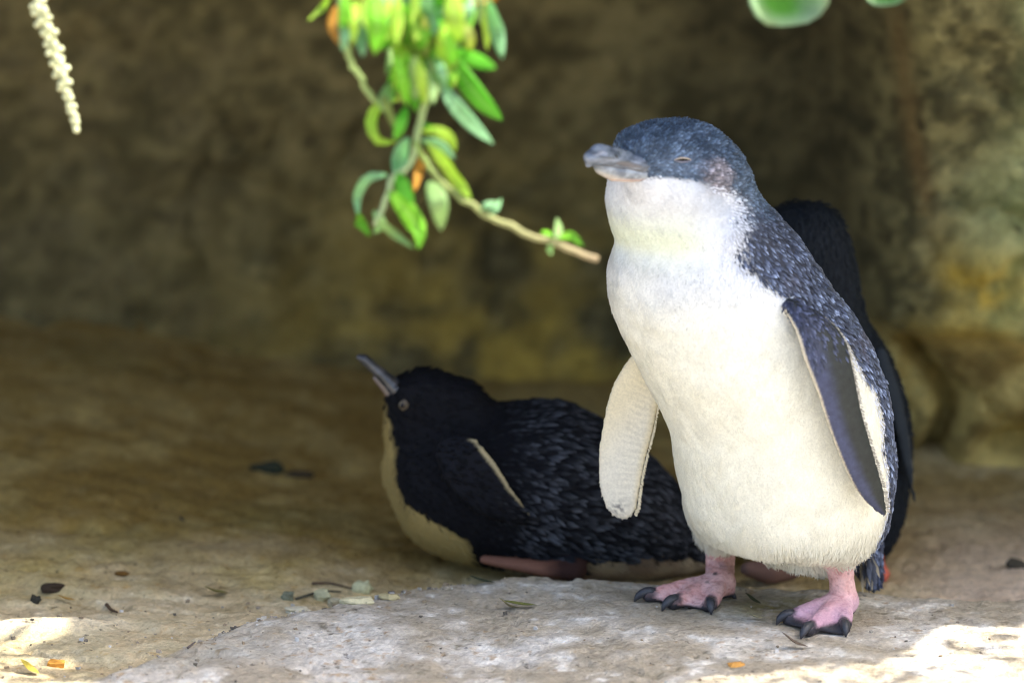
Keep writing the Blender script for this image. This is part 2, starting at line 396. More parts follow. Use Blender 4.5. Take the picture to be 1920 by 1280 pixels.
def build(prims, lo, hi, h, it=2):
    lo = np.array(lo); n = np.ceil((np.array(hi) - lo) / h).astype(int) + 1
    ax = [lo[k] + np.arange(n[k]) * h for k in range(3)]
    Fd = np.full(tuple(n), .05, dtype=np.float32)
    for p in prims:
        bb = p.bbox(.012)
        if bb is None: i0 = np.zeros(3, int); i1 = n
        else: i0 = np.clip(((bb[0] - lo) / h).astype(int), 0, n); i1 = np.clip(((bb[1] - lo) / h).astype(int) + 2, 0, n)
        if np.any(i1 - i0 < 2): continue
        A = np.meshgrid(*[ax[k][i0[k]:i1[k]] for k in range(3)], indexing='ij')
        Q = np.stack([a.ravel() for a in A], 1); v = p.f(Q).reshape(A[0].shape).astype(np.float32)
        sl = tuple(slice(i0[k], i1[k]) for k in range(3))
        if p.__class__ is Loft: Fd[sl] = np.minimum(Fd[sl], v)
        else: Fd[sl] = smin(Fd[sl], v, p.k)
    V, F = surface_nets(Fd, lo, h)
    return vsmooth(V, F, it), F
def vnormals(V, F):
    fn = np.cross(V[F[:, 2]] - V[F[:, 0]], V[F[:, 3]] - V[F[:, 1]]); N = np.zeros_like(V)
    for k in range(3):
        for j in range(4): N[:, k] += np.bincount(F[:, j], fn[:, k], len(V))
    return N / (np.linalg.norm(N, axis=1)[:, None] + 1e-12)
def scatter(V, F, N, cell, seed, weight=None):
    """one random surface point per small cell; returns points, normals, nearest vertex ids"""
    r = np.random.default_rng(seed)
    ar = .5 * np.linalg.norm(np.cross(V[F[:, 2]] - V[F[:, 0]], V[F[:, 3]] - V[F[:, 1]]), axis=1)
    n = int(ar.sum() / cell ** 2 * 5)
    fi = r.choice(len(F), n, p=ar / ar.sum()); u = r.random(n)[:, None]; v = r.random(n)[:, None]; q = F[fi]
    P = (V[q[:, 0]] * (1 - u) + V[q[:, 1]] * u) * (1 - v) + (V[q[:, 3]] * (1 - u) + V[q[:, 2]] * u) * v
    Nn = (N[q[:, 0]] * (1 - u) + N[q[:, 1]] * u) * (1 - v) + (N[q[:, 3]] * (1 - u) + N[q[:, 2]] * u) * v
    key = np.floor(P / cell).astype(np.int64); key = key[:, 0] * 73856093 ^ key[:, 1] * 19349663 ^ key[:, 2] * 83492791
    _, i = np.unique(key, return_index=True)
    vi = q[np.arange(n), (r.random(n) * 4).astype(int)]
    return P[i], Nn[i] / np.linalg.norm(Nn[i], axis=1)[:, None], vi[i]
def feathers(P, N, Dv, L, Wd, lift, c0, c1, sink=.0004, cup=.25):
    """five-vertex vane feathers"""
    Dv = Dv - np.sum(Dv * N, axis=1)[:, None] * N; Dv /= np.linalg.norm(Dv, axis=1)[:, None] + 1e-9
    B = np.cross(N, Dv); L = L[:, None]; Wd = Wd[:, None]; sl = np.sin(lift)[:, None]; cl = np.cos(lift)[:, None]
    dd = Dv * cl + N * sl
    base = P - N * sink
    mid = base + dd * L * .62 + N * Wd * cup
    lm = base + dd * L * .6 + B * Wd * .5; rm = base + dd * L * .6 - B * Wd * .5; tip = base + dd * L - N * L * .03
    n = len(P); V = np.stack([base, lm, mid, rm, tip], 1).reshape(-1, 3); k = np.arange(n)[:, None] * 5
    F = np.concatenate([k + [0, 2, 1], k + [0, 3, 2], k + [1, 2, 4], k + [2, 3, 4]])
    cm = c0 * .45 + c1 * .55
    C = np.stack([c0, cm * .85, cm, cm * .85, c1], 1).reshape(-1, 3)
    return V, F, C
def cat(parts):
    V = []; F = []; C = []; o = 0
    for v, f, c_ in parts: V.append(v); F.append(f + o); C.append(c_); o += len(v)
    return np.concatenate(V), np.concatenate(F), np.concatenate(C)
def tube(pts, rad, n=10, flat=None, cap=True):
    pts = np.array(pts, float); m = len(pts); rad = np.array(rad, float) if np.ndim(rad) else np.full(m, float(rad))
    V = []; prev = None
    for i in range(m):
        t = pts[min(i + 1, m - 1)] - pts[max(i - 1, 0)]; t /= np.linalg.norm(t) + 1e-12
        ref = prev if prev is not None else (np.array([0, 0, 1.]) if abs(t[2]) < .8 else np.array([0, 1., 0]))
        a = ref - (ref @ t) * t; a /= np.linalg.norm(a); b = np.cross(t, a); prev = a
        for k in range(n):
            th = 2 * math.pi * k / n; V.append(pts[i] + rad[i] * (a * math.cos(th) + b * math.sin(th)))
    V.append(pts[0]); V.append(pts[-1])
    Fq = [(i * n + k, i * n + (k + 1) % n, (i + 1) * n + (k + 1) % n, (i + 1) * n + k) for i in range(m - 1) for k in range(n)]
    Ft = [(m * n, (k + 1) % n, k) for k in range(n)] + [(m * n + 1, (m - 1) * n + k, (m - 1) * n + (k + 1) % n) for k in range(n)]
    return np.array(V), [np.array(Fq), np.array(Ft)]
def claw(root, pts, r, colr=(.035, .037, .045)):
    q = spline(pts, 7); V, F = tube(q, r * np.array([.85, 1.0, 1.02, .95, .78, .5, .14]), 9)
    c_ = mixc(np.array(colr), np.array([.12, .115, .12]), sst(np.linspace(0, 1, len(V)), .7, 1.4) * .3 + 0 * V[:, 0])
    return mesh_np('claw', off(V, root), F, M_claw, root, col=c_)

DARK0 = np.array([.013, .016, .027]); BLUE = np.array([.16, .20, .34])

# ------------------------------------------------------------------ standing penguin in front
rowsA = [(226, 1238, 1290), (230, 1215, 1308), (238, 1190, 1328), (250, 1166, 1348), (265, 1154, 1367), (282, 1152, 1384), (300, 1150, 1395), (320, 1148, 1404),
 (340, 1143, 1411), (360, 1140, 1418), (380, 1139, 1430), (400, 1142, 1450), (420, 1147, 1470), (438, 1152, 1486), (452, 1155, 1496), (466, 1149, 1506),
 (485, 1144, 1518), (510, 1142, 1535), (540, 1143, 1556), (580, 1150, 1584), (620, 1165, 1609), (660, 1185, 1632), (700, 1206, 1650), (740, 1228, 1661),
 (770, 1242, 1667), (800, 1253, 1671), (850, 1263, 1675), (900, 1272, 1675), (950, 1285, 1671), (980, 1298, 1664), (998, 1312, 1656), (1010, 1332, 1648),
 (1020, 1368, 1638), (1028, 1412, 1626), (1035, 1462, 1608), (1040, 1500, 1590)]
def ycA(py): return np.interp(py, [226, 330, 450, 650, 900, 1080], [-.002, .0, .012, .022, .03, .034])
t_, c1_, r1_, c2_, r2_ = [], [], [], [], []
for py, l, r in rowsA:
    Yc = float(ycA(py)); p = W((l + r) / 2, py, Yc); rx = (r - l) / 2 * sc(Yc)
    t_.append(p[2]); c1_.append(p[0]); r1_.append(rx); c2_.append(Yc); r2_.append(rx * np.interp(py, [226, 300, 450, 700, 1000], [.8, .82, .80, .84, .92]))
loftA = Loft(2, t_, c1_, r1_, c2_, r2_, sm=.009)
ZR = np.array(t_); PR = np.array([r[0] for r in rowsA])
def chainpx(L, **kw):
    pts = np.array([W(a, b, Yv) for a, b, Yv in L])
    if kw.get('wax') is not None and len(L) >= 8 and kw.get('kind', '').startswith('flipper'):
        n = len(L) * 3; m = spline(np.concatenate([pts, np.array(kw['a'])[:, None], np.array(kw['b'])[:, None]], 1), n)
        kw = dict(kw); kw['a'] = np.maximum(m[:, 3], .0006); kw['b'] = np.maximum(m[:, 4], .0006); pts = m[:, :3]
    return Chain(pts, **kw)
c45 = math.cos(math.radians(45))
flL = chainpx([(1482, 572, -.030), (1520, 610, -.0375), (1546, 655, -.041), (1566, 715, -.042), (1583, 780, -.040), (1603, 840, -.036), (1622, 890, -.031), (1642, 932, -.024), (1658, 962, -.018)],
    a=np.array([14, 30, 40, 36, 32, 29, 25, 17, 5]) * S / .80, b=np.array([3.5, 4.0, 3.4, 3.0, 2.7, 2.5, 2.2, 1.8, 1.2]) * .001, wax=(.80, .55, .12), k=.0035, kind='flipper_near')
flR = chainpx([(1262, 640, .048), (1218, 690, .052), (1192, 740, .054), (1180, 790, .055), (1169, 840, .055), (1163, 885, .054), (1163, 925, .053), (1170, 955, .052), (1176, 968, .052)],
    a=np.array([30, 42, 48, 50, 48, 44, 38, 28, 15]) * S, b=np.array([4, 3.4, 3, 2.7, 2.5, 2.3, 2.0, 1.7, 1.2]) * .001, wax=(.96, -.25, .18), k=.005, kind='flipper_far')
def footprims(ank_px, heel, toes, ank_r=.0085, pads=None):
    """ank_px: list of (px,py,Y); heel: ground point; toes: ground points of the claw bases"""
    pr = []; H = np.array(heel) + [0, 0, .010]
    pr.append(Chain([W(*a) for a in ank_px] + [H], a=list(np.linspace(ank_r * 1.08, ank_r, len(ank_px))) + [ank_r * 1.0], k=.006, kind='leg'))
    for T in toes:
        T = np.array(T); M1 = H * .55 + T * .45 + [0, 0, .003]; M2 = H * .2 + T * .8 + [0, 0, .0035]
        pr.append(Chain([H, M1, M2, T + [0, 0, .004]], a=[.0075, .0058, .0052, .0042], k=.004, kind='toe'))
    for a_, b_ in zip(toes[:-1], toes[1:]):
        a_ = np.array(a_); b_ = np.array(b_); mid = (a_ + b_) / 2; wv = b_ - a_; hw = np.linalg.norm(wv) / 2
        end = mid * .93 + H * .07; end[2] = mid[2] + .0025; m0 = H * .7 + mid * .3; m0[2] = mid[2] + .007
        pr.append(Chain([m0, (m0 + end) / 2 + [0, 0, .0005], end], a=[hw * .4, hw * .7, hw * .95], b=[.004, .0028, .0018], wax=wv / np.linalg.norm(wv), k=.003, kind='web'))
    return pr
def project(Q):
    R = Q - CAM; dep = R @ dirv; return 960 + R[:, 0] / dep / K, 640 - (R @ upv) / dep / K
def gpt(px, py): return G(px, py)
heelR = gpt(1582, 1156); toesR = [gpt(1478, 1170), gpt(1516, 1193), gpt(1583, 1188)]
heelL = gpt(1350, 1122); toesL = [gpt(1216, 1128), gpt(1262, 1142), gpt(1331, 1147)]
footR = footprims([(1578, 1030, .02), (1577, 1075, .018)], heelR, toesR, .0080)
footL = footprims([(1352, 1010, .072), (1350, 1060, .072)], heelL, toesL, .0092)
tail = chainpx([(1600, 960, .07), (1622, 1030, .082), (1638, 1085, .09)], a=[.022, .015, .007], b=[.012, .007, .003], wax=(.6, .6, .2), k=.015, kind='tail')
brow = chainpx([(1182, 286, -.030), (1215, 288, -.026), (1245, 290, -.022)], a=[.0075, .012, .015], k=.012, kind='body')
cheek = chainpx([(1215, 330, -.026), (1300, 345, -.022)], a=[.012, .015], k=.015, kind='body')
thL = chainpx([(1362, 945, .05), (1350, 985, .062)], a=[.026, .0165], k=.012, kind='body')
rump = chainpx([(1470, 1000, .035), (1545, 1034, .035)], a=[.02, .0145], k=.012, kind='body')
thR = chainpx([(1560, 970, .015), (1577, 1016, .016)], a=[.022, .0135], k=.010, kind='body')
hindR = Chain([heelR + [.0, 0, .012], heelR + [-.010, -.006, .010]], a=[.006, .0035], k=.003, kind='toe')
hindL = Chain([heelL + [.002, 0, .012], heelL + [.0065, .0, .004]], a=[.005, .0035], k=.003, kind='toe')
prims = [loftA, brow, cheek, tail, rump, thL, thR, flL, flR] + footR + footL + [hindR, hindL]
lo = np.array([W(1105, 600, 0)[0], -.085, -.004]); hi = np.array([W(1700, 600, 0)[0], .125, W(1260, 218, 0)[2] + .004])
V, F = build(prims, lo, hi, .00125, 3); N = vnormals(V, F)

xbT = np.array([(200, 1050), (312, 1060), (324, 1160), (328, 1215), (333, 1262), (340, 1300), (352, 1335), (368, 1366), (390, 1384), (420, 1386), (460, 1376), (490, 1374), (515, 1398), (545, 1445), (570, 1478), (600, 1520),
 (640, 1572), (680, 1598), (730, 1632), (780, 1647), (850, 1656), (900, 1663), (950, 1667), (985, 1658), (1010, 1648), (1040, 1632), (1080, 1614)], float)
def prow(Q): return np.interp(Q[:, 2], ZR[::-1], PR[::-1].astype(float))
def phi_of(Q):
    u, v, r1, r2, T = loftA.coords(Q); return np.arctan2(u, -v), r1
def dark_amount(Q, jitter=True):
    ph, r1 = phi_of(Q); row = prow(Q); ryy = np.interp(Q[:, 2], loftA.t, loftA.v[3])
    phf = np.radians(np.interp(row, [226, 330, 450, 600], [-68, -62, -48, -42]))
    dlt = np.abs((ph - phf + math.pi) % (2 * math.pi) - math.pi)
    row = row + ryy * np.cos(phf + dlt) * math.sin(PITCH) / S
    xb = np.interp(row, xbT[:, 0], xbT[:, 1]); cxw = np.interp(Q[:, 2], loftA.t, loftA.v[0]); cpx = 960 + cxw / S * (1 - .005)
    sb = np.clip((xb - cpx) * S / r1, -.995, .995); phb = np.arcsin(sb)
    dlt = np.abs((ph - phf + math.pi) % (2 * math.pi) - math.pi); db = phb - phf
    db = np.where(row < 316, -1.0, db)
    wd = np.interp(row, [300, 330, 345, 375, 420, 500, 560, 700, 1080], [.05, .08, .20, .32, .28, .16, .07, .09, .12])
    nz = fbm(Q, .005, 2, 400) * .8 + fbm(Q, .018, 2, 410) * .35
    return np.clip(.5 + (dlt - db + (nz * wd if jitter else 0)) / (2 * wd), 0, 1)
def hitp(bvh, px, py):
    r = Vector(ray(px, py)).normalized(); h = bvh.ray_cast(Vector(CAM), r); return np.array(h[0]), np.array(h[1])
sub = F[::1]
bvh = BVHTree.FromPolygons([tuple(v) for v in V], [tuple(f) for f in sub.tolist()])
earP, _ = hitp(bvh, 1345, 328); eyeP, eyeN = hitp(bvh, 1279, 301)

lgd = np.min([p.f(V) for p in footR + footL], axis=0)
onf = sst(.0012 - lgd, 0, .0006) * (V[:, 2] < .045); fl_ = sst(.0025 - np.minimum(flL.f(V), flR.f(V)), 0, .001)
wr = np.abs(fbm(V * [1, 1, 2.6], .006, 3, 485)); wr2 = np.abs(fbm(V, .0032, 2, 486))
V = V + N * ((1 - onf) * (1 - fl_) * (fbm(V * [1.2, 1.2, .55], .010, 3, 415) * .00085 + fbm(V, .03, 2, 416) * .0012))[:, None] - N * (onf * ((1 - sst(wr, 0, .12)) * .0006 + (1 - sst(wr2, 0, .2)) * .0003))[:, None]
N = vnormals(V, F)
dk = dark_amount(V); row = prow(V); ipx, ipy = project(V)
fb = loftA.f(V); fL, uL, tL = flL.f(V, True); fR, uR, tR = flR.f(V, True)
legd = np.min([p.f(V) for p in footR + footL + [hindR, hindL]], axis=0); legd = np.where(V[:, 2] < .05, legd, 1)
bodyd = np.minimum(np.minimum(fb, rump.f(V)), np.minimum(thL.f(V), thR.f(V)))
isL = (fL < fb - .0006) & (fL < .0015); isR = (fR < fb - .0006) & (fR < .0015)
isF = (legd < bodyd - .0004) & (V[:, 2] < .048) & (tail.f(V) > .002)
white_c = mixc([.82, .805, .67], [.64, .67, .72], sst(900 - row + 90 * fbm(V, .05, 3, 418), 200, 520))  # warm bounce light plus some staining low, cool skylight high, painted into the white
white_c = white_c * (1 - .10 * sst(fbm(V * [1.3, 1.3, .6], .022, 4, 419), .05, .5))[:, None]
white_c = mixc(white_c, [.68, .74, .54], .8 * np.exp(-((row - 425) / 40) ** 2) * sst(1330 - ipx, -30, 60))  # green light off the leaves painted onto the throat
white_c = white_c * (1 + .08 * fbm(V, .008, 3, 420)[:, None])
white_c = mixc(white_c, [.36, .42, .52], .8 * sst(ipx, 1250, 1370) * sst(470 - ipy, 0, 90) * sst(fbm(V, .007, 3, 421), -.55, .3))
headd = mixc([.034, .054, .088], [.095, .135, .20], sst(fbm(V, .006, 3, 430), -.3, .5))
fcl = np.exp(-(((ipx - 1265) / 45) ** 2 + ((ipy - 312) / 22) ** 2)); headd = mixc(headd, [.13, .175, .25], .8 * np.clip(fcl, 0, 1))
darkc = mixc([.022, .026, .042], headd, sst(430 - row, 0, 60))
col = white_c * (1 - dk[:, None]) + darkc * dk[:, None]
de = np.linalg.norm(V - earP, axis=1)
earw = .85 * (1 - sst(de + .004 * fbm(V, .006, 2, 440), .006, .0155))
col = mixc(col, mixc([.10, .085, .09], [.30, .265, .29], sst(fbm(V, .004, 2, 445), -.3, .4)), earw)
# flipper colours
cn = mixc([.042, .050, .098], [.020, .024, .022], sst(uL + .1 * fbm(V, .01, 2, 451), -.6, .1)); cn = cn * (1 + .45 * fbm(V, .003, 3, 450)[:, None])  # bluer leading side: sky reflection painted in, partly pigment
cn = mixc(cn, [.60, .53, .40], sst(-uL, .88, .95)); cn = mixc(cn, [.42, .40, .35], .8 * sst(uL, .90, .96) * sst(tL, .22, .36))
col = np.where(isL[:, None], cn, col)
cf = mixc([.74, .66, .46], [.74, .70, .58], sst(tR + .25 * uR, .2, .7)); cf = cf * (1 + .07 * fbm(V, .006, 3, 460)[:, None]) * (1 - .10 * (np.sin(tR * 190 + 3 * fbm(V, .01, 2, 461)) > .2) * sst(uR, -.5, .3))[:, None]
cf = mixc(cf, [.09, .09, .10], .9 * np.exp(-(((ipx - 1160) / 13) ** 2 + ((ipy - 952) / 12) ** 2)) ** .8 * sst(fbm(V, .002, 2, 470), -.3, .2))
cf = mixc(cf, [.70, .58, .32], .5 * sst(uR, .6, .95))
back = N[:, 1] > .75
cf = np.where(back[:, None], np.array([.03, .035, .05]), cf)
col = np.where(isR[:, None], cf, col)
# feet
hg = V[:, 2] - .001
pk = mixc([.64, .35, .32], [.76, .49, .47], sst(fbm(V, .008, 3, 480), -.4, .4))
pk = mixc(pk, [.42, .17, .16], .55 * (1 - sst(wr, 0, .10)) + .25 * (1 - sst(wr2, 0, .15)))
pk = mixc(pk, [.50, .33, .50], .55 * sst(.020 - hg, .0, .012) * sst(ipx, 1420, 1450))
dz_ = np.min([np.linalg.norm(V[:, :2] - t[:2], axis=1) for t in toesR + toesL], axis=0)
webd = np.minimum(np.min([p.f(V) for p in footR if p.kind == 'web'], axis=0), np.min([p.f(V) for p in footL if p.kind == 'web'], axis=0))
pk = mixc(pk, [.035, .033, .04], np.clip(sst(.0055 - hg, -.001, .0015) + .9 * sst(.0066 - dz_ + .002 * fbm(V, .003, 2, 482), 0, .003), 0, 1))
pk = mixc(pk, [.05, .045, .05], .9 * sst(fbm(V, .006, 2, 490), .52, .60) * sst(hg, .008, .02))
col = np.where(isF[:, None], pk, col)

standing = empty('penguin', (W(1465, 1100, .03)[0], .03, 0), 'standing white bellied blue backed penguin, eye nearly shut, on the pale rock slab', 'penguin', 'little penguins sheltering in the hollow')
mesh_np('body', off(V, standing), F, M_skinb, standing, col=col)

# plumage of the standing bird
beak_base = W(1190, 318, -.035)
def flow(P, N, r):
    dn = np.tile([.10, .02, -1.0], (len(P), 1)); hd = P - beak_base; hd /= np.linalg.norm(hd, axis=1)[:, None]
    hd = hd + np.array([.3, .25, -.1]); rw_ = prow(P); t = sst(rw_, 330, 450)[:, None]
    d = hd * (1 - t) + dn * t
    bk = dark_amount(P, False)[:, None]; d = d + np.array([.42, .25, 0]) * bk * t
    sw = np.stack([fbm(P, .014, 2, 511), fbm(P, .014, 2, 512), fbm(P, .014, 2, 513) * .3], 1) * .9 * (1 - bk)
    return d + sw + r.normal(0, .13, (len(P), 3))
parts = []
ok_body = ~(isL | isR | isF)
def zone(cell, seed, cond):
    P, Nn, vi = scatter(V, F, N, cell, seed); m = ok_body[vi] & cond(P, vi); return P[m], Nn[m], vi[m], np.random.default_rng(seed + 1)
# (a) contour feathers of the dark back, below the head
P, Nn, vi, r = zone(.0022, 1, lambda P, vi: (dark_amount(P) > .55) & (prow(P) > 372))
n = len(P); k = r.random(n); szz = np.interp(prow(P), [372, 440, 560, 900], [.55, .8, 1.0, 1.15])
br = .22 + 1.15 * r.random(n) ** 2.0
tipc = mixc([.11, .145, .25], [.40, .50, .74], sst(k, .35, 1.0)) * br[:, None]  # pale blue tip pattern, brightened further to paint in glints
brn = sst(fbm(P, .02, 2, 500), .1, .5)[:, None] * sst(prow(P), 440, 520)[:, None] * (1 - sst(prow(P), 640, 720))[:, None]
tipc = tipc * (1 - .45 * brn) + np.array([.15, .115, .12]) * .45 * brn
parts.append(feathers(P, Nn, flow(P, Nn, r), .0068 * szz * (.8 + .4 * r.random(n)), .0021 * szz * (.8 + .4 * r.random(n)), np.radians(9 + 9 * r.random(n)), np.tile(DARK0, (n, 1)), tipc, cup=.35))
# (b) small scale-like feathers of the crown and face
P, Nn, vi, r = zone(.0017, 2, lambda P, vi: (dark_amount(P) > .45) & (prow(P) <= 400))
m = np.sqrt(((P - eyeP) @ np.array([1, .25, 0])) ** 2 + (2.6 * (P - eyeP)[:, 2]) ** 2) > .0052; P, Nn, vi = P[m], Nn[m], vi[m]
n = len(P); base = col[vi]; k = r.random(n)[:, None]
tipc = base * (.75 + 2.5 * k ** 1.8) + np.array([.012, .022, .030]) * (.3 + 1.4 * k)  # lighter tips of the crown also carry painted glints and sheen
parts.append(feathers(P, Nn, flow(P, Nn, r), .0034 * (.8 + .5 * r.random(n)), .0015 * (.8 + .4 * r.random(n)), np.radians(10 + 18 * r.random(n)), base * .5, tipc, cup=.35))
# (c) fine white down
P, Nn, vi, r = zone(.00092, 3, lambda P, vi: dark_amount(P) < .6)
n = len(P); base = col[vi]; k = .93 + .12 * r.random(n)
rough_ = .75 * sst(prow(P), 940, 1030)
spk = (r.random(n) < .10 * np.exp(-((prow(P) - 470) / 60) ** 2) * sst(project(P)[0], 1200, 1330)) 
tipc = np.where(spk[:, None], base * .55, base * k[:, None])
parts.append(feathers(P, Nn, flow(P, Nn, r) + r.normal(0, .22, (n, 3)) * rough_[:, None], (.0036 + .0045 * rough_) * (.7 + .7 * r.random(n)), .00056 * (.8 + .5 * r.random(n)), np.radians(5 + 6 * r.random(n) + 16 * rough_ * r.random(n)), base * .97, tipc, cup=.1))
# (d) mottled transition
P, Nn, vi, r = zone(.0016, 4, lambda P, vi: (np.abs(dark_amount(P, False) - .5) < .5) & (prow(P) > 325))
n = len(P); dkk = dark_amount(P, False) + r.normal(0, .16, n); wht = dkk < .5
tipc = np.where(wht[:, None], np.array([.70, .74, .84]), np.array([.055, .065, .095])) * (.8 + .4 * r.random(n))[:, None]
parts.append(feathers(P, Nn, flow(P, Nn, r), .0034 * (.7 + .6 * r.random(n)), .0010 * (.7 + .6 * r.random(n)), np.radians(10 + 12 * r.random(n)), tipc * .8, tipc))
# (e) flipper fringe and tiny flipper scales
def fringe(ch, side, cfun, n, L, seed):
    r = np.random.default_rng(seed); t = r.random(n) ** .9 * (len(ch.p) - 1.001); i = t.astype(int); f = (t - i)[:, None]
    c_ = ch.p[i] * (1 - f) + ch.p[i + 1] * f; a = (ch.a[i] * (1 - f[:, 0]) + ch.a[i + 1] * f[:, 0])
    dn = ch.p[i + 1] - ch.p[i]; dn /= np.linalg.norm(dn, axis=1)[:, None]; w_ = ch.w - (dn @ ch.w)[:, None] * dn; w_ /= np.linalg.norm(w_, axis=1)[:, None]
    P = c_ + w_ * a[:, None] * side * .95 + np.array([0, -.0012, 0]); Nn = np.cross(dn, w_); Nn *= np.where(Nn[:, 1] > 0, -1, 1)[:, None]
    d = w_ * side * .8 + dn * .9 + r.normal(0, .1, (n, 3)); cc = cfun(r, n)
    return feathers(P, Nn, d, L * (.7 + .6 * r.random(n)), np.full(n, .0009), np.radians(r.normal(0, 8, n)), cc * .9, cc)
parts.append(fringe(flL, 1, lambda r, n: np.array([.42, .40, .34]) * (.5 + .8 * r.random(n))[:, None], 420, .0032, 21))
parts.append(fringe(flR, 1, lambda r, n: np.array([.74, .66, .46]) * (.8 + .3 * r.random(n))[:, None], 420, .0022, 22))
P, Nn, vi = scatter(V, F, N, .0013, 31); m = (isL | isR)[vi] & (np.abs(np.where(isL[vi], uL[vi], 0)) < .93); P, Nn, vi = P[m], Nn[m], vi[m]; r = np.random.default_rng(32); n = len(P)
dn = np.where(isL[vi][:, None], flL.p[-1] - flL.p[1], flR.p[-1] - flR.p[1]); kk = np.where(isL[vi], .35 + r.random(n) * 1.3, .95 + .1 * r.random(n))
parts.append(feathers(P, Nn, dn + r.normal(0, .02, (n, 3)), np.full(n, .0022), np.full(n, .0009), np.radians(5 + 4 * r.random(n)), col[vi] * .95, col[vi] * kk[:, None]))
P, Nn, vi = scatter(V, F, N, .0022, 33); m = isL[vi] & (tL[vi] < .30 - .2 * np.random.default_rng(35).random(len(vi))) & (np.abs(uL[vi]) < .82); P, Nn, vi = P[m], Nn[m], vi[m]; n = len(P); r = np.random.default_rng(34)
parts.append(feathers(P, Nn, np.tile([.45, 0, -1.], (n, 1)) + r.normal(0, .12, (n, 3)), .0052 * (.8 + .4 * r.random(n)), np.full(n, .0019), np.radians(7 + 7 * r.random(n)), np.tile(DARK0, (n, 1)), np.array([.12, .145, .25]) * (.3 + 1.1 * r.random(n) ** 2)[:, None], cup=.35))
# (f) tail feathers
r = np.random.default_rng(41); n = 60; t = r.random(n)
P = np.array([W(1612 + 26 * a, 1035 + 30 * b, .06 + .03 * c__) for a, b, c__ in r.random((n, 3))]); Nn = np.tile([.3, -.9, .15], (n, 1)) + r.normal(0, .15, (n, 3)); Nn /= np.linalg.norm(Nn, axis=1)[:, None]
parts.append(feathers(P, Nn, np.tile([.14, .1, -1.], (n, 1)) + r.normal(0, .12, (n, 3)), .010 + .008 * r.random(n), np.full(n, .0028), np.radians(r.normal(0, 5, n)), np.tile(DARK0, (n, 1)), mixc([.10, .12, .17], [.42, .36, .24], (r.random(n) > .75) * 1.0)))
fv, ff, fc = cat(parts)
tag(mesh_np('plumage', off(fv, standing), ff, M_feather, standing, col=fc), kind='stuff')
print('standing body', len(V), 'feathers', len(ff))

# beak of the standing bird
def beakpart(name, chains, root, colf, h=.0006):
    pts = np.concatenate([c_.p for c_ in chains]); m = .016
    v, f = build(chains, pts.min(0) - m, pts.max(0) + m, h, 2); return mesh_np(name, off(v, root), f, M_beak, root, col=colf(v))
ub = [chainpx([(1256, 320, -.023), (1228, 317, -.0305), (1198, 311, -.036), (1168, 303, -.041), (1144, 298, -.048), (1124, 293, -.054), (1110, 296, -.058), (1103, 308, -.060)],
      a=np.array([.003, .0060, .0076, .0074, .0073, .0072, .0054, .0022]), b=np.array([.0035, .0048, .0060, .0058, .0056, .0058, .0050, .002]), wax=(-.5, .85, .05), k=.004)]
ub.append(chainpx([(1175, 292, -.038), (1150, 286, -.048), (1122, 283, -.054)], a=[.0030, .0036, .0042], k=.003))
lb = [chainpx([(1252, 325, -.025), (1222, 326, -.0325), (1184, 324, -.0385), (1150, 322, -.046), (1128, 314, -.052), (1112, 303, -.056)],
      a=np.array([.004, .0062, .0068, .0062, .0048, .003]), b=np.array([.0022, .0040, .0055, .0056, .0044, .002]), wax=(-.5, .85, .05), k=.004)]
def ubc(v):
    p, q = project(v); g = fbm(v * [1, 1, 2.2], .006, 3, 600)
    c_ = mixc([.06, .075, .10], [.19, .225, .285], sst(g, -.4, .4)); pan = np.exp(-(((p - 1180) / 30) ** 2 + ((q - 309 - .12 * (p - 1180)) / 6.5) ** 2)) + np.exp(-(((p - 1150) / 22) ** 2 + ((q - 318 - .15 * (p - 1150)) / 4) ** 2)); c_ = mixc(c_, [.085, .08, .088], .85 * np.clip(sst(pan, .35, .7), 0, 1))
    line = np.abs(q - (286 + .22 * (p - 1105) + 3 * np.sin(p * .09))); c_ = mixc(c_, [.05, .05, .055], .7 * (1 - sst(line, .8, 2.4)) * sst(p, 1118, 1128) * (1 - sst(p, 1150, 1158)))
    lo_ = np.abs(q - (306 + .16 * (p - 1105))); c_ = mixc(c_, [.10, .09, .09], .6 * (1 - sst(lo_, 1, 4)) * sst(p, 1125, 1140) * (1 - sst(p, 1190, 1215)))
    return c_
def lbc(v):
    p, q = project(v); g = fbm(v, .005, 3, 620)
    c_ = mixc([.11, .13, .16], [.27, .31, .35], sst(g, -.4, .4)); under = sst(q - (314 + .30 * (p - 1110)), -2, 10)
    c_ = mixc(c_, [.55, .50, .44], .8 * under); c_ = mixc(c_, [.06, .055, .06], .75 * (1 - sst(q - (304 + .13 * (p - 1110)), 1, 5))); return mixc(c_, [.55, .33, .24], .6 * sst(q, 333, 340))
ubo = beakpart('upper_beak', ub, standing, ubc); beakpart('lower_beak', lb, standing, lbc)
_uv = [tuple(np.array(v.co) + np.array(standing.location)) for v in ubo.data.vertices]; _ub = BVHTree.FromPolygons(_uv, [tuple(p.vertices) for p in ubo.data.polygons])
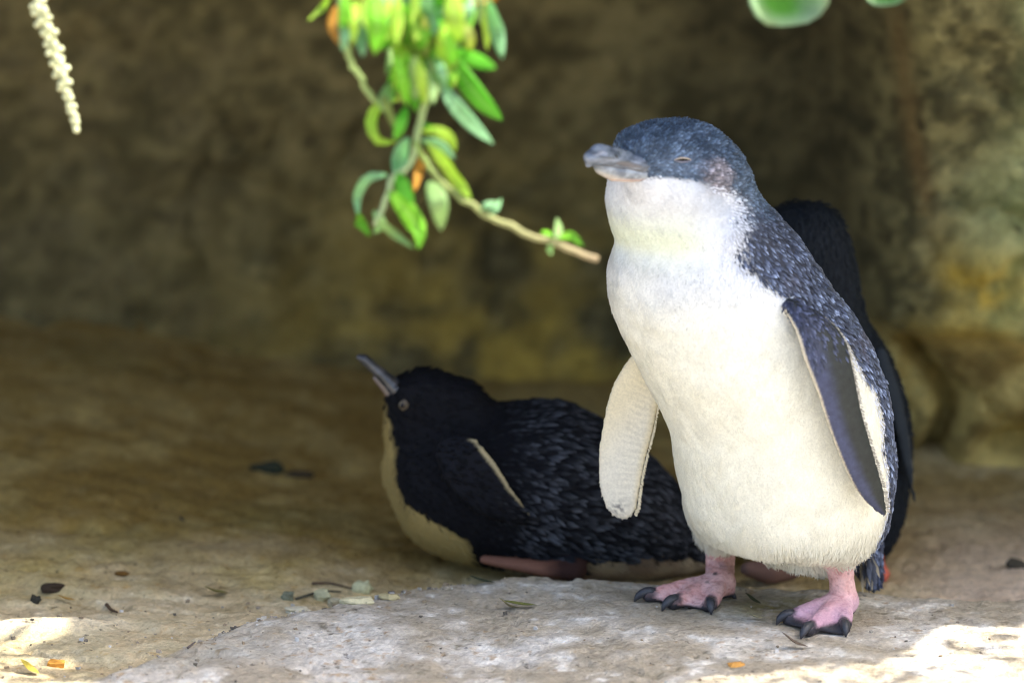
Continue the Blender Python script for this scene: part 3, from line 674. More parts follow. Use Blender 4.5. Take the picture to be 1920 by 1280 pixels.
# nostril: dark slit
nb, nbn = hitp(_ub, 1156, 293)
def patch(name, root, cen, nrm, up, a, b, th, mat, colr, n=20, colr2=None):
    nrm = np.array(nrm, float); nrm /= np.linalg.norm(nrm); up = np.array(up, float); sx = up - (up @ nrm) * nrm; sx /= np.linalg.norm(sx); sy = np.cross(nrm, sx)
    V = [cen + nrm * th]; 
    for rr_, hh in ((.5, .8), (1., 0.0)):
        for k in range(n):
            t = 2 * math.pi * k / n; yy_ = math.sin(t); V.append(cen + sx * a * rr_ * math.cos(t) + sy * b * rr_ * yy_ * (1 - .45 * abs(math.cos(t)) ** 2) + nrm * th * hh)
    Ft = [(0, 1 + k, 1 + (k + 1) % n) for k in range(n)]; Fq = [(1 + k, 1 + n + k, 1 + n + (k + 1) % n, 1 + (k + 1) % n) for k in range(n)]
    V = np.array(V); return mesh_np(name, off(V, root), [np.array(Ft), np.array(Fq)], mat, root, col=np.tile(colr, (len(V), 1)))
patch('nostril', standing, nb, nbn * (1 if nbn[1] < 0 else -1), (1, -.5, -.05), .0019, .0008, .0003, M_claw, [.006, .005, .005])
# nearly closed eye with its lids
en = eyeN / np.linalg.norm(eyeN)
if en @ np.array([0, -1, 0]) < 0: en = -en
ex = np.array([1., .25, -.07]); ex -= (ex @ en) * en; ex /= np.linalg.norm(ex); ey = np.cross(en, ex); ey = ey if ey[2] > 0 else -ey
patch('eye', standing, eyeP + en * .0008, en, ex, .0048, .0013, .0006, M_eye, [.014, .011, .008])
for nm, sg, cc in (('upper_eyelid', 1, [.46, .39, .32]), ('lower_eyelid', -1, [.20, .20, .26])):
    q = [eyeP + en * .0011 + ex * t * .0055 + ey * (sg * (.0014 if sg > 0 else .0011) * (1 - t * t) + (.0002 * t)) for t in np.linspace(-1, 1, 9)]
    v, f = tube(q, (.00050 if sg > 0 else .0004) * np.array([.3, .7, .9, 1, 1, 1, .9, .7, .3]), 6); mesh_np(nm, off(v, standing), f, M_skinb, standing, col=np.tile(cc, (len(v), 1)))
# claws
def clawpx(root, L, r):
    pts = []
    for a, b, hgt in L:
        g = G(a, b); g[2] += hgt; pts.append(g)
    claw(root, pts, r)
for gq, (bp, dv) in enumerate([(toesR[0], (-.0080, -.0035)), (toesR[1], (-.0055, -.0085)), (toesR[2], (.0005, -.0085)), (toesL[0], (-.0095, -.002)), (toesL[1], (-.0075, -.0060)), (toesL[2], (.0005, -.0075))]):
    b0 = np.array(bp); d_ = np.array([dv[0], dv[1], 0]); d_ = d_ * .88; g1 = b0 + d_ * 1.05; gz = float(gh(g1[0], g1[1])[0])
    claw(standing, [b0 - d_ * .45 + [0, 0, .0065], b0 + d_ * .15 + [0, 0, .0068], b0 + d_ * .75 + [0, 0, .0045], [g1[0], g1[1], gz + .0004]], .0030)
for h_, d_ in ((heelR + [-.010, -.006, .009], np.array([-.004, -.002, -.004])), (heelL + [.0065, 0, .004], np.array([.003, -.001, -.003]))):
    claw(standing, [h_ - d_ * .4, h_ + d_ * .6, h_ + d_ * 1.2], .0018)

# ------------------------------------------------------------------ penguin lying behind
YL = .195; sL = sc(YL)
colsB = [(722, 862, 905), (735, 825, 945), (760, 798, 1000), (800, 778, 1030), (850, 766, 1050), (900, 758, 1062), (950, 753, 1074), (1000, 750, 1084), (1050, 754, 1090), (1100, 774, 1092),
 (1150, 806, 1091), (1200, 842, 1088), (1250, 892, 1082), (1290, 948, 1074), (1320, 1004, 1064), (1345, 1036, 1056)]
t_, c1_, r1_, c2_, r2_ = [], [], [], [], []
for px, tp, bt in colsB:
    p = W(px, (tp + bt) / 2, YL); rz = (bt - tp) / 2 * sL
    t_.append(p[0]); c1_.append(YL); r1_.append(min(rz, .062) * 1.05); c2_.append(p[2]); r2_.append(rz * .985)
loftB = Loft(0, t_, c1_, r1_, c2_, r2_, sm=.02)
headB = [chainpx([(835, 860, YL), (800, 800, YL), (792, 752, YL), (800, 742, YL)], a=np.array([88, 70, 58, 48]) * sL, b=np.array([80, 62, 52, 44]) * sL, wax=(1, 0, .2), k=.010),
         chainpx([(800, 752, YL), (858, 766, YL), (888, 806, YL)], a=np.array([52, 58, 54]) * sL, k=.012),
         chainpx([(760, 748, YL), (768, 800, YL), (784, 900, YL)], a=np.array([34, 44, 50]) * sL, k=.010)]
YF = YL - .066
flB = chainpx([(836, 836, YF + .012), (866, 862, YF), (894, 900, YF - .003), (925, 935, YF - .003), (960, 958, YF), (992, 974, YF + .006)], a=np.array([30, 48, 50, 42, 28, 8]) * sL, b=np.array([5, 4.5, 4, 3.5, 3, 1.8]) * .001, wax=(.75, -.1, .62), k=.003)
footB = chainpx([(905, 1048, YL - .050), (960, 1056, YL - .056), (1020, 1066, YL - .058), (1075, 1072, YL - .056)], a=[.004, .0065, .0075, .009], b=[.0028, .004, .0048, .006], wax=(0, 1, 0), k=.003)
footB2 = chainpx([(1062, 1046, YL - .048), (1080, 1066, YL - .054)], a=[.007, .0075], k=.004)
prB = [loftB] + headB + [flB, footB, footB2]
lo = [W(690, 700, YL)[0], YL - .085, W(1000, 1100, YL - .06)[2] - .02]; hi = [W(1360, 700, YL)[0], YL + .08, W(800, 670, YL)[2] + .01]
V, F = build(prB, lo, hi, .0019, 3); N = vnormals(V, F)
def pxz(Q):   # side-view photo coordinates of a point carried to the bird's middle plane
    Q2 = Q.copy(); Q2[:, 1] = YL; return project(Q2)
bT = np.array([(690, 700), (740, 716), (790, 728), (850, 742), (890, 746), (915, 762), (935, 800), (955, 845), (975, 872), (1000, 884), (1050, 892), (1100, 892)], float)
def darkB(Q):
    a, b = pxz(Q); nz = fbm(Q, .008, 2, 700); xb = np.interp(b, bT[:, 0], bT[:, 1])
    d1 = sst(a - xb + 12 * nz, -7, 7); d2 = 1 - sst(b + 14 * nz - np.interp(a, [880, 960, 1040, 1120, 1200, 1350], [1046, 1036, 1040, 1012, 1012, 1036]), -6, 6); return d1 * d2
a_, b_ = pxz(V); dkB = darkB(V)
wc = mixc([.38, .29, .11], [.42, .34, .22], sst(a_, 880, 1000)) * (1 + .2 * fbm(V, .015, 3, 710)[:, None])
wc = mixc(wc, [.20, .13, .09], .6 * sst(a_, 900, 1000) * sst(fbm(V, .02, 2, 712), -.1, .3))
dc = np.tile([.007, .0075, .010], (len(V), 1)); col = wc * (1 - dkB[:, None]) + dc * dkB[:, None]
fB, uB, tB = flB.f(V, True); isFl = (fB < loftB.f(V)) & (fB < .002)
col = np.where(isFl[:, None], mixc([.009, .010, .014], [.40, .34, .2], sst(uB, .76, .88) * (N[:, 1] < .3) * sst(tB, .14, .2)), col)
ft = np.minimum(footB.f(V), footB2.f(V)); isFt = ft < loftB.f(V) - .0005
col = np.where(isFt[:, None], mixc([.19, .09, .06], [.04, .02, .016], sst(a_ + 20 * fbm(V, .01, 2, 715), 1010, 1060)), col)
lying = empty('penguin', (W(1000, 1080, YL)[0], YL, float(gh(W(1000, 1080, YL)[0], YL)[0])), 'dark penguin lying on its belly, bill raised to the left, behind the standing one', 'penguin', 'little penguins sheltering in the hollow')
mesh_np('body', off(V, lying), F, M_shade_skin, lying, col=col)
okb = ~((isFl & ((uB > .5) & (tB > .08))) | isFt); parts = []
P, Nn, vi = scatter(V, F, N, .0036, 51); m = okb[vi] & (darkB(P) > .5); P, Nn, vi = P[m], Nn[m], vi[m]; r = np.random.default_rng(52); n = len(P)
dv_ = np.tile([1., 0, -.35], (n, 1)) + r.normal(0, .16, (n, 3)); a_, b_ = pxz(P); big = sst(a_, 900, 1020)
br = (.15 + 1.5 * r.random(n) ** 2.2) * (.08 + .75 * big)
parts.append(feathers(P, Nn, dv_, (.006 + .005 * big) * (.8 + .4 * r.random(n)), (.0022 + .0012 * big), np.radians(8 + 10 * r.random(n)), np.tile([.005, .0055, .008], (n, 1)), np.array([.085, .093, .11]) * br[:, None], cup=.35))
P, Nn, vi = scatter(V, F, N, .002, 53); m = okb[vi] & (darkB(P) < .6); P, Nn, vi = P[m], Nn[m], vi[m]; n = len(P)
parts.append(feathers(P, Nn, np.tile([.6, 0, -.8], (n, 1)) + r.normal(0, .2, (n, 3)), .006 * (.7 + .6 * r.random(n)), np.full(n, .0009), np.radians(8 + 14 * r.random(n)), col[vi], col[vi] * (.85 + .25 * r.random(n))[:, None]))
fv, ff, fc = cat(parts); tag(mesh_np('plumage', off(fv, lying), ff, M_shade_feather, lying, col=fc), kind='stuff')
def darkbeak(v): return mixc([.025, .028, .033], [.07, .07, .075], sst(fbm(v, .006, 2, 720), -.3, .4))
beakpart('upper_beak', [chainpx([(750, 735, YL - .004), (722, 708, YL - .004), (700, 688, YL - .004), (683, 673, YL - .004), (674, 670, YL - .004)], a=np.array([24, 16, 13, 12, 9]) * sL, b=np.array([18, 13, 10, 10, 7]) * sL, wax=(0, 1, 0), k=.003)], lying, darkbeak, .001)
beakpart('lower_beak', [chainpx([(745, 752, YL - .004), (725, 730, YL - .004), (704, 708, YL - .004)], a=np.array([16, 9, 6]) * sL, k=.003)], lying, lambda v: np.tile([.17, .13, .11], (len(v), 1)), .001)
bv = BVHTree.FromPolygons([tuple(v) for v in V], [tuple(f) for f in F.tolist()]); ep, enn = hitp(bv, 757, 757)
patch('eye', lying, ep + np.array([0, -.003, 0]), (0, -1, .1), (.25, 0, 1), .0036, .0032, .0015, M_eye, [.10, .08, .055])
patch('pupil', lying, ep + np.array([-.0008, -.0046, 0.0]), (0, -1, .1), (.2, 0, 1), .0017, .0015, .0006, M_eye, [.012, .01, .01])

# ------------------------------------------------------------------ third penguin, behind the standing one
YC = .215; sC = sc(YC)
rowsC = [(380, 1490, 1530), (386, 1468, 1550), (400, 1440, 1570), (425, 1422, 1584), (460, 1412, 1596), (500, 1410, 1604), (550, 1405, 1612), (600, 1395, 1624), (660, 1385, 1662), (710, 1378, 1684), (760, 1375, 1700),
 (820, 1372, 1708), (880, 1375, 1708), (930, 1382, 1702), (970, 1395, 1694), (1000, 1415, 1684), (1030, 1445, 1668), (1050, 1480, 1640)]
t_, c1_, r1_, c2_, r2_ = [], [], [], [], []
for py, l, r_ in rowsC:
    p = W((l + r_) / 2, py, YC); rx = (r_ - l) / 2 * sC; t_.append(p[2]); c1_.append(p[0]); r1_.append(rx); c2_.append(YC); r2_.append(rx * .8)
loftC = Loft(2, t_, c1_, r1_, c2_, r2_, sm=.012)
flC = chainpx([(1650, 660, YC - .025), (1672, 730, YC - .03), (1690, 800, YC - .032), (1702, 870, YC - .03), (1716, 945, YC - .022)], a=np.array([14, 18, 16, 12, 4]) * sC, b=np.array([4, 3.5, 3, 2.6, 1.5]) * .001, wax=(.8, .5, .1), k=.003)
fc1 = W(1440, 1070, YC - .05); fc2 = W(1646, 1078, YC - .06)
ftC = [Chain([W(1490, 1030, YC), W(1480, 1062, YC - .03), W(1440, 1072, YC - .055), W(1400, 1066, YC - .06)], a=[.010, .009, .008, .005], k=.004),
       Chain([W(1625, 1020, YC), W(1636, 1060, YC - .02), W(1652, 1076, YC - .045)], a=[.010, .008, .006], k=.004)]
V, F = build([loftC, flC] + ftC, [W(1360, 500, YC)[0], YC - .1, -.035], [W(1740, 500, YC)[0], YC + .1, W(1500, 370, YC)[2]], .0024, 3); N = vnormals(V, F)
u, v_, _, _, _ = loftC.coords(V); ph = np.arctan2(u, -v_); dlt = np.abs((ph - math.radians(-150) + math.pi) % (2 * math.pi) - math.pi)
dC = sst(dlt + .1 * fbm(V, .01, 2, 800), 1.0, 1.2); dC = np.where(V[:, 2] > W(1500, 470, YC)[2], 1, dC)
col = mixc([.30, .28, .22], [.012, .015, .019], dC)
fCv, uC, tC = flC.f(V, True); isFl = (fCv < loftC.f(V)); col = np.where(isFl[:, None], mixc([.024, .030, .036], [.30, .29, .24], sst(uC, .5, .95) * .7 * sst(tC, .4, .7)), col)
dF = np.array([p.f(V) for p in ftC]); isFt = dF.min(0) < loftC.f(V) - .0005
col = np.where(isFt[:, None], np.where((dF[1] < dF[0])[:, None], [.55, .14, .09], [.17, .10, .08]), col)
third = empty('penguin', (W(1550, 1060, YC)[0], YC, -.02), 'dark penguin seen from behind, mostly hidden by the standing one', 'penguin', 'little penguins sheltering in the hollow')
mesh_np('body', off(V, third), F, M_shade_skin, third, col=col)
P, Nn, vi = scatter(V, F, N, .0036, 61); m = ~(isFl | isFt)[vi]; P, Nn, vi = P[m], Nn[m], vi[m]; r = np.random.default_rng(62); n = len(P)
fv, ff, fc = feathers(P, Nn, np.tile([.1, 0, -1.], (n, 1)) + r.normal(0, .15, (n, 3)), .007 * (.8 + .4 * r.random(n)), np.full(n, .0026), np.radians(8 + 10 * r.random(n)), col[vi] * .6, col[vi] * (1 + .9 * r.random(n))[:, None], cup=.3)
tag(mesh_np('plumage', off(fv, third), ff, M_shade_feather, third, col=fc), kind='stuff')
beakpart('beak', [Chain([W(1455, 430, YC), W(1425, 432, YC + .012), W(1395, 436, YC + .02)], a=[.010, .007, .003], k=.003)], third, darkbeak, .0012)

# ------------------------------------------------------------------ hanging plants
YP = -.24
def leafmesh(pts, width, fold=.25, wv=None, tipround=.35, n=9, thick=.0005, twist=0.0):
    q = spline(pts, n); V = []; m = 5
    T = np.gradient(q, axis=0); T /= np.linalg.norm(T, axis=1)[:, None]
    up = np.array([0, -1, .25]) if wv is None else np.array(wv, float)
    for i in range(n):
        t = i / (n - 1); s = max(0.0, math.sin(math.pi * min(1, t ** .9 * .97 + .015))) ** .85
        hw = width / 2 * (.10 + .90 * s) if t < .99 else width * .05
        tw = twist * t; side = np.cross(T[i], up); side /= np.linalg.norm(side) + 1e-9; nn = np.cross(side, T[i])
        side, nn = side * math.cos(tw) + nn * math.sin(tw), nn * math.cos(tw) - side * math.sin(tw)
        for j in range(m):
            u = (j / (m - 1)) * 2 - 1; V.append(q[i] + side * hw * u + nn * (fold * hw * abs(u) ** 1.5))
    V = np.array(V); nn_ = len(V); I = np.arange(nn_).reshape(n, m)
    top = np.stack([I[:-1, :-1].ravel(), I[:-1, 1:].ravel(), I[1:, 1:].ravel(), I[1:, :-1].ravel()], 1)
    Vb = V + np.array([0, thick, -.2 * thick]); bot = top[:, ::-1] + nn_
    per = np.concatenate([I[0, :], I[1:, -1], I[-1, -2::-1], I[-2:0:-1, 0]]); nx_ = np.roll(per, -1)
    sd_ = np.stack([per, per + nn_, nx_ + nn_, nx_], 1)
    uu = np.tile(np.abs(np.linspace(-1, 1, m)), n); tt = np.repeat(np.linspace(0, 1, n), m)
    return np.concatenate([V, Vb]), np.concatenate([top, bot, sd_]), np.tile(uu, 2), np.tile(tt, 2)
def leafcol(base, uu, tt, V, rim=.25, seed=0):
    base = np.array(base, float); c_ = np.tile(base, (len(uu), 1)) * (1 + .18 * fbm(V, .012, 2, 900 + seed)[:, None])
    c_ = mixc(c_, base * .6 + np.array([.22, .26, .14]), .5 * (1 - sst(uu, .0, .3)))
    return mixc(c_, base * .55 + np.array([.26, .30, .20]), rim * sst(uu, .6, 1))
GR = (.22, .58, .02); VG = (.13, .50, .015); YG = (.46, .68, .06); BGc = (.27, .54, .27); PG = (.34, .53, .19); OR = (.62, .30, .02); YL_ = (.42, .48, .10)
branch = empty('hanging_branch', W(800, -60, YP), 'leafy green sprig hanging from the top edge left of the standing penguin', 'branch')
LV = [([(622, -12), (603, 18), (577, 40)], 13, YG), ([(630, 12), (622, 48), (636, 82)], 19, OR), ([(655, -20), (662, 30), (655, 72)], 40, GR), ([(700, -20), (708, 45), (703, 102)], 40, GR),
 ([(722, 10), (735, 60), (716, 96)], 26, VG), ([(738, 50), (744, 110), (738, 168)], 26, YG), ([(765, 60), (765, 120), (778, 175), (782, 210)], 34, GR), ([(755, -15), (765, 30), (772, 66)], 34, BGc),
 ([(812, -25), (818, 20), (812, 66)], 30, BGc), ([(845, -25), (852, 30), (858, 84)], 38, YG), ([(872, 45), (881, 72), (878, 97)], 20, YL_), ([(898, -18), (912, 40), (913, 96)], 24, YG),
 ([(915, -5), (930, 55), (942, 110)], 30, BGc), ([(938, -8), (915, 4), (885, 6)], 14, OR), ([(852, 92), (890, 112), (929, 128)], 28, VG), ([(850, 105), (872, 150), (908, 196), (941, 226)], 40, VG),
 ([(828, 158), (850, 196), (885, 235), (925, 270)], 30, BGc), ([(815, 85), (822, 130), (846, 176)], 36, GR), ([(812, 70), (830, 110), (838, 148)], 22, YL_), ([(752, 185), (712, 196), (695, 230), (708, 264), (742, 266)], 22, YG),
 ([(716, 178), (728, 205), (742, 245)], 16, YL_), ([(735, 150), (722, 190), (730, 212)], 26, PG), ([(790, 246), (822, 246), (846, 262), (853, 284)], 20, YG), ([(800, 268), (832, 300), (862, 345), (884, 374)], 26, YG),
 ([(790, 262), (825, 272), (853, 298)], 18, BGc), ([(768, 258), (752, 300), (745, 345)], 36, BGc), ([(795, 283), (785, 320), (776, 360)], 19, OR), ([(745, 325), (757, 352), (776, 382)], 30, VG),
 ([(803, 340), (822, 378), (827, 432)], 36, PG), ([(728, 328), (690, 334), (670, 368), (672, 408)], 20, BGc), ([(728, 360), (762, 396), (782, 430), (783, 466)], 44, GR), ([(706, 410), (738, 438), (776, 466)], 16, PG),
 ([(672, 400), (676, 425), (692, 444)], 24, GR), ([(700, 395), (715, 420), (700, 438)], 20, PG), ([(902, 404), (910, 388), (932, 378)], 16, BGc), ([(916, 402), (930, 392), (940, 372)], 9, BGc),
 ([(1042, 448), (1047, 430), (1044, 408)], 15, PG), ([(1046, 446), (1070, 442), (1094, 462)], 16, GR), ([(1036, 446), (1026, 438), (1014, 434)], 12, GR), ([(1034, 456), (1030, 470), (1034, 478)], 11, PG),
 ([(762, 200), (752, 232), (740, 262)], 22, VG), ([(788, 232), (806, 238), (828, 246)], 10, VG), ([(838, 60), (845, 96), (850, 124)], 24, GR), ([(792, 20), (786, 66), (790, 112)], 30, YG), ([(778, 100), (768, 150), (760, 186)], 20, YL_),
 ([(680, -15), (690, 30), (694, 66)], 30, YG), ([(735, -15), (738, 25), (733, 70)], 28, YG), ([(785, -15), (793, 30), (800, 60)], 30, GR), ([(868, -18), (872, 20), (880, 50)], 26, GR), ([(828, 0), (838, 45), (836, 90)], 26, VG),
 ([(640, -25), (645, 0), (650, 34)], 28, GR), ([(750, 60), (735, 100), (724, 140)], 18, PG), ([(800, 120), (812, 160), (812, 196)], 18, PG), ([(890, 90), (885, 108), (880, 128)], 12, YL_)]
rr0 = random.Random(3)
for i in range(74):
    x0 = rr0.uniform(635, 900); y0 = rr0.uniform(-60, 40) if i < 52 else rr0.uniform(40, 110); x0 = x0 if y0 < 40 else rr0.uniform(735, 860)
    L_ = rr0.uniform(60, 100); sx_ = rr0.uniform(-.5, .5)
    LV.append(([(x0, y0), (x0 + sx_ * L_ * .4, y0 + L_ * .55), (x0 + sx_ * L_ * .6, y0 + L_)], rr0.uniform(18, 28), rr0.choice([GR, GR, YG, VG, YG, PG, BGc, YL_])))
for i, (pp, wd, cc) in enumerate(LV):
    dY = rr0.uniform(-.03, .02); pts = [W(a, b, YP + dY + .012 * math.sin(k * 1.7 + i)) for k, (a, b) in enumerate(pp)]
    wv = (rr0.uniform(-.5, .5), -1, rr0.uniform(0, .5)); v, f, uu, tt = leafmesh(pts, wd * 1.0 * sc(YP), fold=rr0.uniform(-.1, .45), wv=wv, twist=rr0.uniform(-.5, .5))
    base = np.array(cc) * rr0.uniform(.85, 1.15); lo_ = leafcol(base, uu, tt, v, seed=i)
    o = mesh_np('leaf', off(v, branch), f, M_leaf, branch, col=lo_)
    if cc == OR: o['label'] = 'withered orange yellow leaf'
def stem(root, L, r0, r1, c0, c1, Yv=YP, name='stem'):
    q = spline([W(a, b, Yv + d_) for a, b, d_ in L], 26); q = q + .0006 * np.random.default_rng(len(L)).normal(0, 1, q.shape); rad = np.linspace(r0, r1, 26) * sc(Yv)
    for kk_ in range(3, 26, 6): rad[kk_] *= 1.1
    v, f = tube(q, rad, 8); t = np.concatenate([np.repeat(np.linspace(0, 1, 26), 8), [0, 1]]); return mesh_np(name, off(v, root), f, M_stem, root, col=mixc(c0, c1, t))
SG = (.27, .36, .12)
stem(branch, [(690, -260, .02), (650, -90, .01), (640, 20, 0), (650, 95, 0), (672, 142, 0), (706, 192, 0)], 7, 5.5, (.3, .38, .14), SG)
stem(branch, [(800, -420, .06), (815, -160, .02), (812, 50, 0), (806, 150, -.01), (792, 215, 0), (780, 260, 0), (768, 305, 0), (738, 332, 0), (722, 375, 0), (706, 420, 0)], 8, 5, SG, (.32, .42, .22))
stem(branch, [(780, 262, 0), (800, 310, 0), (832, 345, 0), (880, 383, -.01), (945, 418, -.012), (1020, 450, -.01), (1072, 469, -.008), (1120, 488, -.006)], 5.2, 6.4, (.22, .32, .08), (.27, .21, .12))
stem(branch, [(850, -300, .05), (862, -80, .02), (870, 20, .01), (850, 100, .01), (812, 190, 0)], 7, 4.5, SG, SG)

def added_shade_leaves(n, xr, yr, zr, L, seed):  # unseen leaf blades added up the sun ray to shade and dapple the ground
    r = np.random.default_rng(seed); gx_ = r.uniform(*xr, n); gy_ = r.uniform(*yr, n); zz = r.uniform(*zr, n)
    P = np.stack([gx_, gy_, gx_ * 0], 1) + SUNV[None] * (zz / SUNV[2])[:, None]; Nn = r.normal(0, .5, (n, 3)) + SUNV; Nn /= np.linalg.norm(Nn, axis=1)[:, None]
    c_ = np.array([.17, .42, .03]) * r.uniform(.6, 1.2, (n, 1)); return feathers(P, Nn, r.normal(0, 1, (n, 3)), L * r.uniform(.7, 1.3, n), L * .35 * r.uniform(.7, 1.2, n), np.radians(r.uniform(-10, 20, n)), c_, c_, cup=.1)
fv, ff, fc = cat([added_shade_leaves(95, (-.36, -.20), (-.078, -.006), (.57, .64), .034, 71), added_shade_leaves(7, (-.33, -.22), (-.13, .03), (.57, .66), .024, 72), added_shade_leaves(60, (-.05, .24), (-.15, -.05), (.57, .60), .028, 73), added_shade_leaves(26, (.2, .34), (-.13, .03), (.57, .60), .028, 74)])
tag(mesh_np('added_shade_leaves', off(fv, branch), ff, M_leaf, branch, col=fc), kind='stuff')

sprig = empty('hanging_branch', W(1500, -80, -.22), 'two broad rounded pale green leaves dipping in above the standing penguin', 'branch')
def roundleaf(cx, cy, rx, ry, Yv, cc, tip=.1):
    v = []; n, m = 18, 7; V = [W(cx, cy, Yv)]; uu = [0]
    for i in range(1, m + 1):
        for k in range(n):
            t = 2 * math.pi * k / n; r_ = i / m; wob = 1 + .04 * math.sin(3 * t + 1) - .08 * max(0, math.sin(t)) ** 20
            V.append(W(cx + rx * r_ * wob * math.cos(t), cy + ry * r_ * wob * math.sin(t), Yv - .012 * r_ * r_ + .006 * math.sin(t * 2) * r_)); uu.append(r_)
    F3 = np.array([(0, 1 + k, 1 + (k + 1) % n) for k in range(n)]); F4 = np.array([(1 + (i - 1) * n + k, 1 + i * n + k, 1 + i * n + (k + 1) % n, 1 + (i - 1) * n + (k + 1) % n) for i in range(1, m) for k in range(n)])
    V = np.array(V); nn_ = len(V); Vb = V + [0, .0006, 0]; per = 1 + (m - 1) * n + np.arange(n); sd_ = np.stack([per, per + nn_, np.roll(per, -1) + nn_, np.roll(per, -1)], 1)
    uu = np.tile(np.array(uu), 2); V2 = np.concatenate([V, Vb]); c_ = mixc(np.array(cc), [.42, .55, .36], .75 * sst(uu, .55, .95)); c_ = mixc(c_, [.45, .42, .12], .5 * sst(fbm(V2, .02, 2, 930), .1, .4))
    c_ = mixc(c_, [.30, .42, .30], .6 * sst(V2[:, 0], W(1475, 0, Yv)[0], W(1520, 0, Yv)[0]) * (cx < 1600))
    return mesh_np('leaf', off(V2, sprig), [np.concatenate([F3, F3[:, ::-1] + nn_]), np.concatenate([F4, F4[:, ::-1] + nn_, sd_])], M_leaf, sprig, col=c_)
roundleaf(1478, -18, 78, 74, -.22, (.13, .38, .04)); roundleaf(1662, -22, 44, 36, -.215, (.10, .36, .03))
stem(sprig, [(1560, -420, .06), (1550, -200, .02), (1520, -100, .0), (1480, -40, -.004)], 7, 5, SG, SG, Yv=-.215)
stem(sprig, [(1550, -205, .02), (1600, -130, .0), (1660, -40, .0)], 5, 4, SG, SG, Yv=-.21)

spike = empty('flower_spike', W(70, -60, -.16), 'pale cream catkin of tiny buds hanging at the top left corner', 'flower spike')
ax_ = spline([W(40, -260, -.10), W(52, -120, -.15), W(66, -10, -.16), W(92, 70, -.16), (W(118, 150, -.16)), W(146, 246, -.16)], 60)
v, f = tube(ax_, .0016, 7); mesh_np('stem', off(v, spike), f, M_stem, spike, col=np.tile([.42, .44, .26], (len(v), 1)))
rb = random.Random(5)
budV = None
for i in range(50):
    t = (i + .5) / 50; t2 = .42 + .575 * t; k = t2 * 59; q = ax_[int(k)] * (1 - k % 1) + ax_[min(59, int(k) + 1)] * (k % 1)
    ax_d = ax_[min(59, int(k) + 1)] - ax_[int(k)]; ax_d /= np.linalg.norm(ax_d)
    ang = i * 2.4; sdv = np.array([math.cos(ang), math.sin(ang) * .9, .35 * math.cos(ang)]); L = .0047 * (1.15 if t < .75 else .6) * rb.uniform(.7, 1.25)
    dd = sdv + ax_d * rb.uniform(-.1, .4); dd /= np.linalg.norm(dd)
    v, f = tube([q + dd * .0002, q + dd * L * .45, q + dd * L * .85, q + dd * L], [.0009, .0020, .0019, .0006], 7)
    mesh_np('bud', off(v, spike), f, M_stem, spike, col=np.tile(np.array([.60, .62, .36]) * rb.uniform(.8, 1.1), (len(v), 1)))

# ------------------------------------------------------------------ chips, litter and twigs
def chip(name, px, py, w_, d_, h_, colr, label, cat_, seed, group=None, sink=.25, rot=0.):
    g = G(px, py); rs = np.random.default_rng(seed); nlat, nlon = 6, 9; V = []
    for i in range(nlat + 1):
        for k in range(nlon):
            a = math.pi * i / nlat; b = 2 * math.pi * k / nlon; V.append([math.sin(a) * math.cos(b), math.sin(a) * math.sin(b), math.cos(a)])
    V = np.array(V); V = np.sign(V) * np.abs(V) ** .75; V = V * (1 + .75 * fbm(V + seed * 3.1, .7, 3, seed, .7)[:, None])
    V = V * np.array([w_ / 2, d_ / 2, h_ / 2]); cr_, sr_ = math.cos(rot), math.sin(rot); V = np.stack([V[:, 0] * cr_ - V[:, 1] * sr_, V[:, 0] * sr_ + V[:, 1] * cr_, V[:, 2]], 1)
    V[:, 2] += h_ * (.5 - sink)
    I = np.arange((nlat + 1) * nlon).reshape(nlat + 1, nlon); J = np.roll(I, -1, axis=1)
    F = np.stack([I[:-1].ravel(), I[1:].ravel(), J[1:].ravel(), J[:-1].ravel()], 1)
    o = mesh_np(name, V, F, M_stone, col=np.array(colr)[None] * np.array([1.06, 1.0, .76]) * (1 + .25 * fbm(V, .004, 2, seed + 5)[:, None]), smooth=False); o.location = g; tag(o, label, cat_, group); return o
GS = 'stone chips caught in the crack of the rock'
chip('stone_chip', 680, 1108, .0125, .010, .0085, (.50, .52, .40), 'pale rounded stone chip, the tallest one in the rock crack', 'stone', 1, GS)
chip('stone_chip', 668, 1131, .021, .009, .0055, (.58, .56, .46), 'long flat cream stone chip in the rock crack', 'stone', 2, GS, rot=.1)
chip('stone_chip', 604, 1122, .011, .008, .0085, (.42, .43, .34), 'greenish grey stone chip left of the long flat one', 'stone', 3, GS)
chip('stone_chip', 540, 1123, .008, .007, .006, (.15, .17, .15), 'dark grey stone chip at the left end of the crack', 'stone', 4, GS)
chip('stone_chip', 626, 1133, .010, .007, .005, (.36, .35, .31), 'small grey stone chip between two pale ones', 'stone', 5, GS, rot=.6)
chip('stone_chip', 728, 1122, .012, .008, .0045, (.46, .42, .30), 'tan stone chip at the right end of the crack', 'stone', 6, GS, rot=-.3)
chip('stone_chip', 556, 1146, .016, .010, .004, (.55, .54, .52), 'flat whitish stone chip just below the crack', 'stone', 7, GS)
chip('stone', 500, 884, .022, .018, .008, (.035, .045, .035), 'dark blurred stone on the shaded floor left of the lying penguin', 'stone', 8)
chip('stone', 562, 892, .020, .012, .005, (.06, .045, .03), 'flat brown blurred stone beside the darker one on the shaded floor', 'stone', 9)
chip('soil_clump', 100, 1106, .015, .008, .006, (.035, .025, .02), 'dark brown soil clump on the floor above the sunlit ledge', 'debris', 10, rot=.3)
chip('soil_clump', 68, 1127, .007, .006, .005, (.03, .03, .03), 'tiny black soil clump left of the larger brown one', 'debris', 11)
chip('soil_clump', 228, 1078, .010, .006, .004, (.13, .07, .02), 'small rusty clump far left beyond the soil clumps', 'debris', 12)
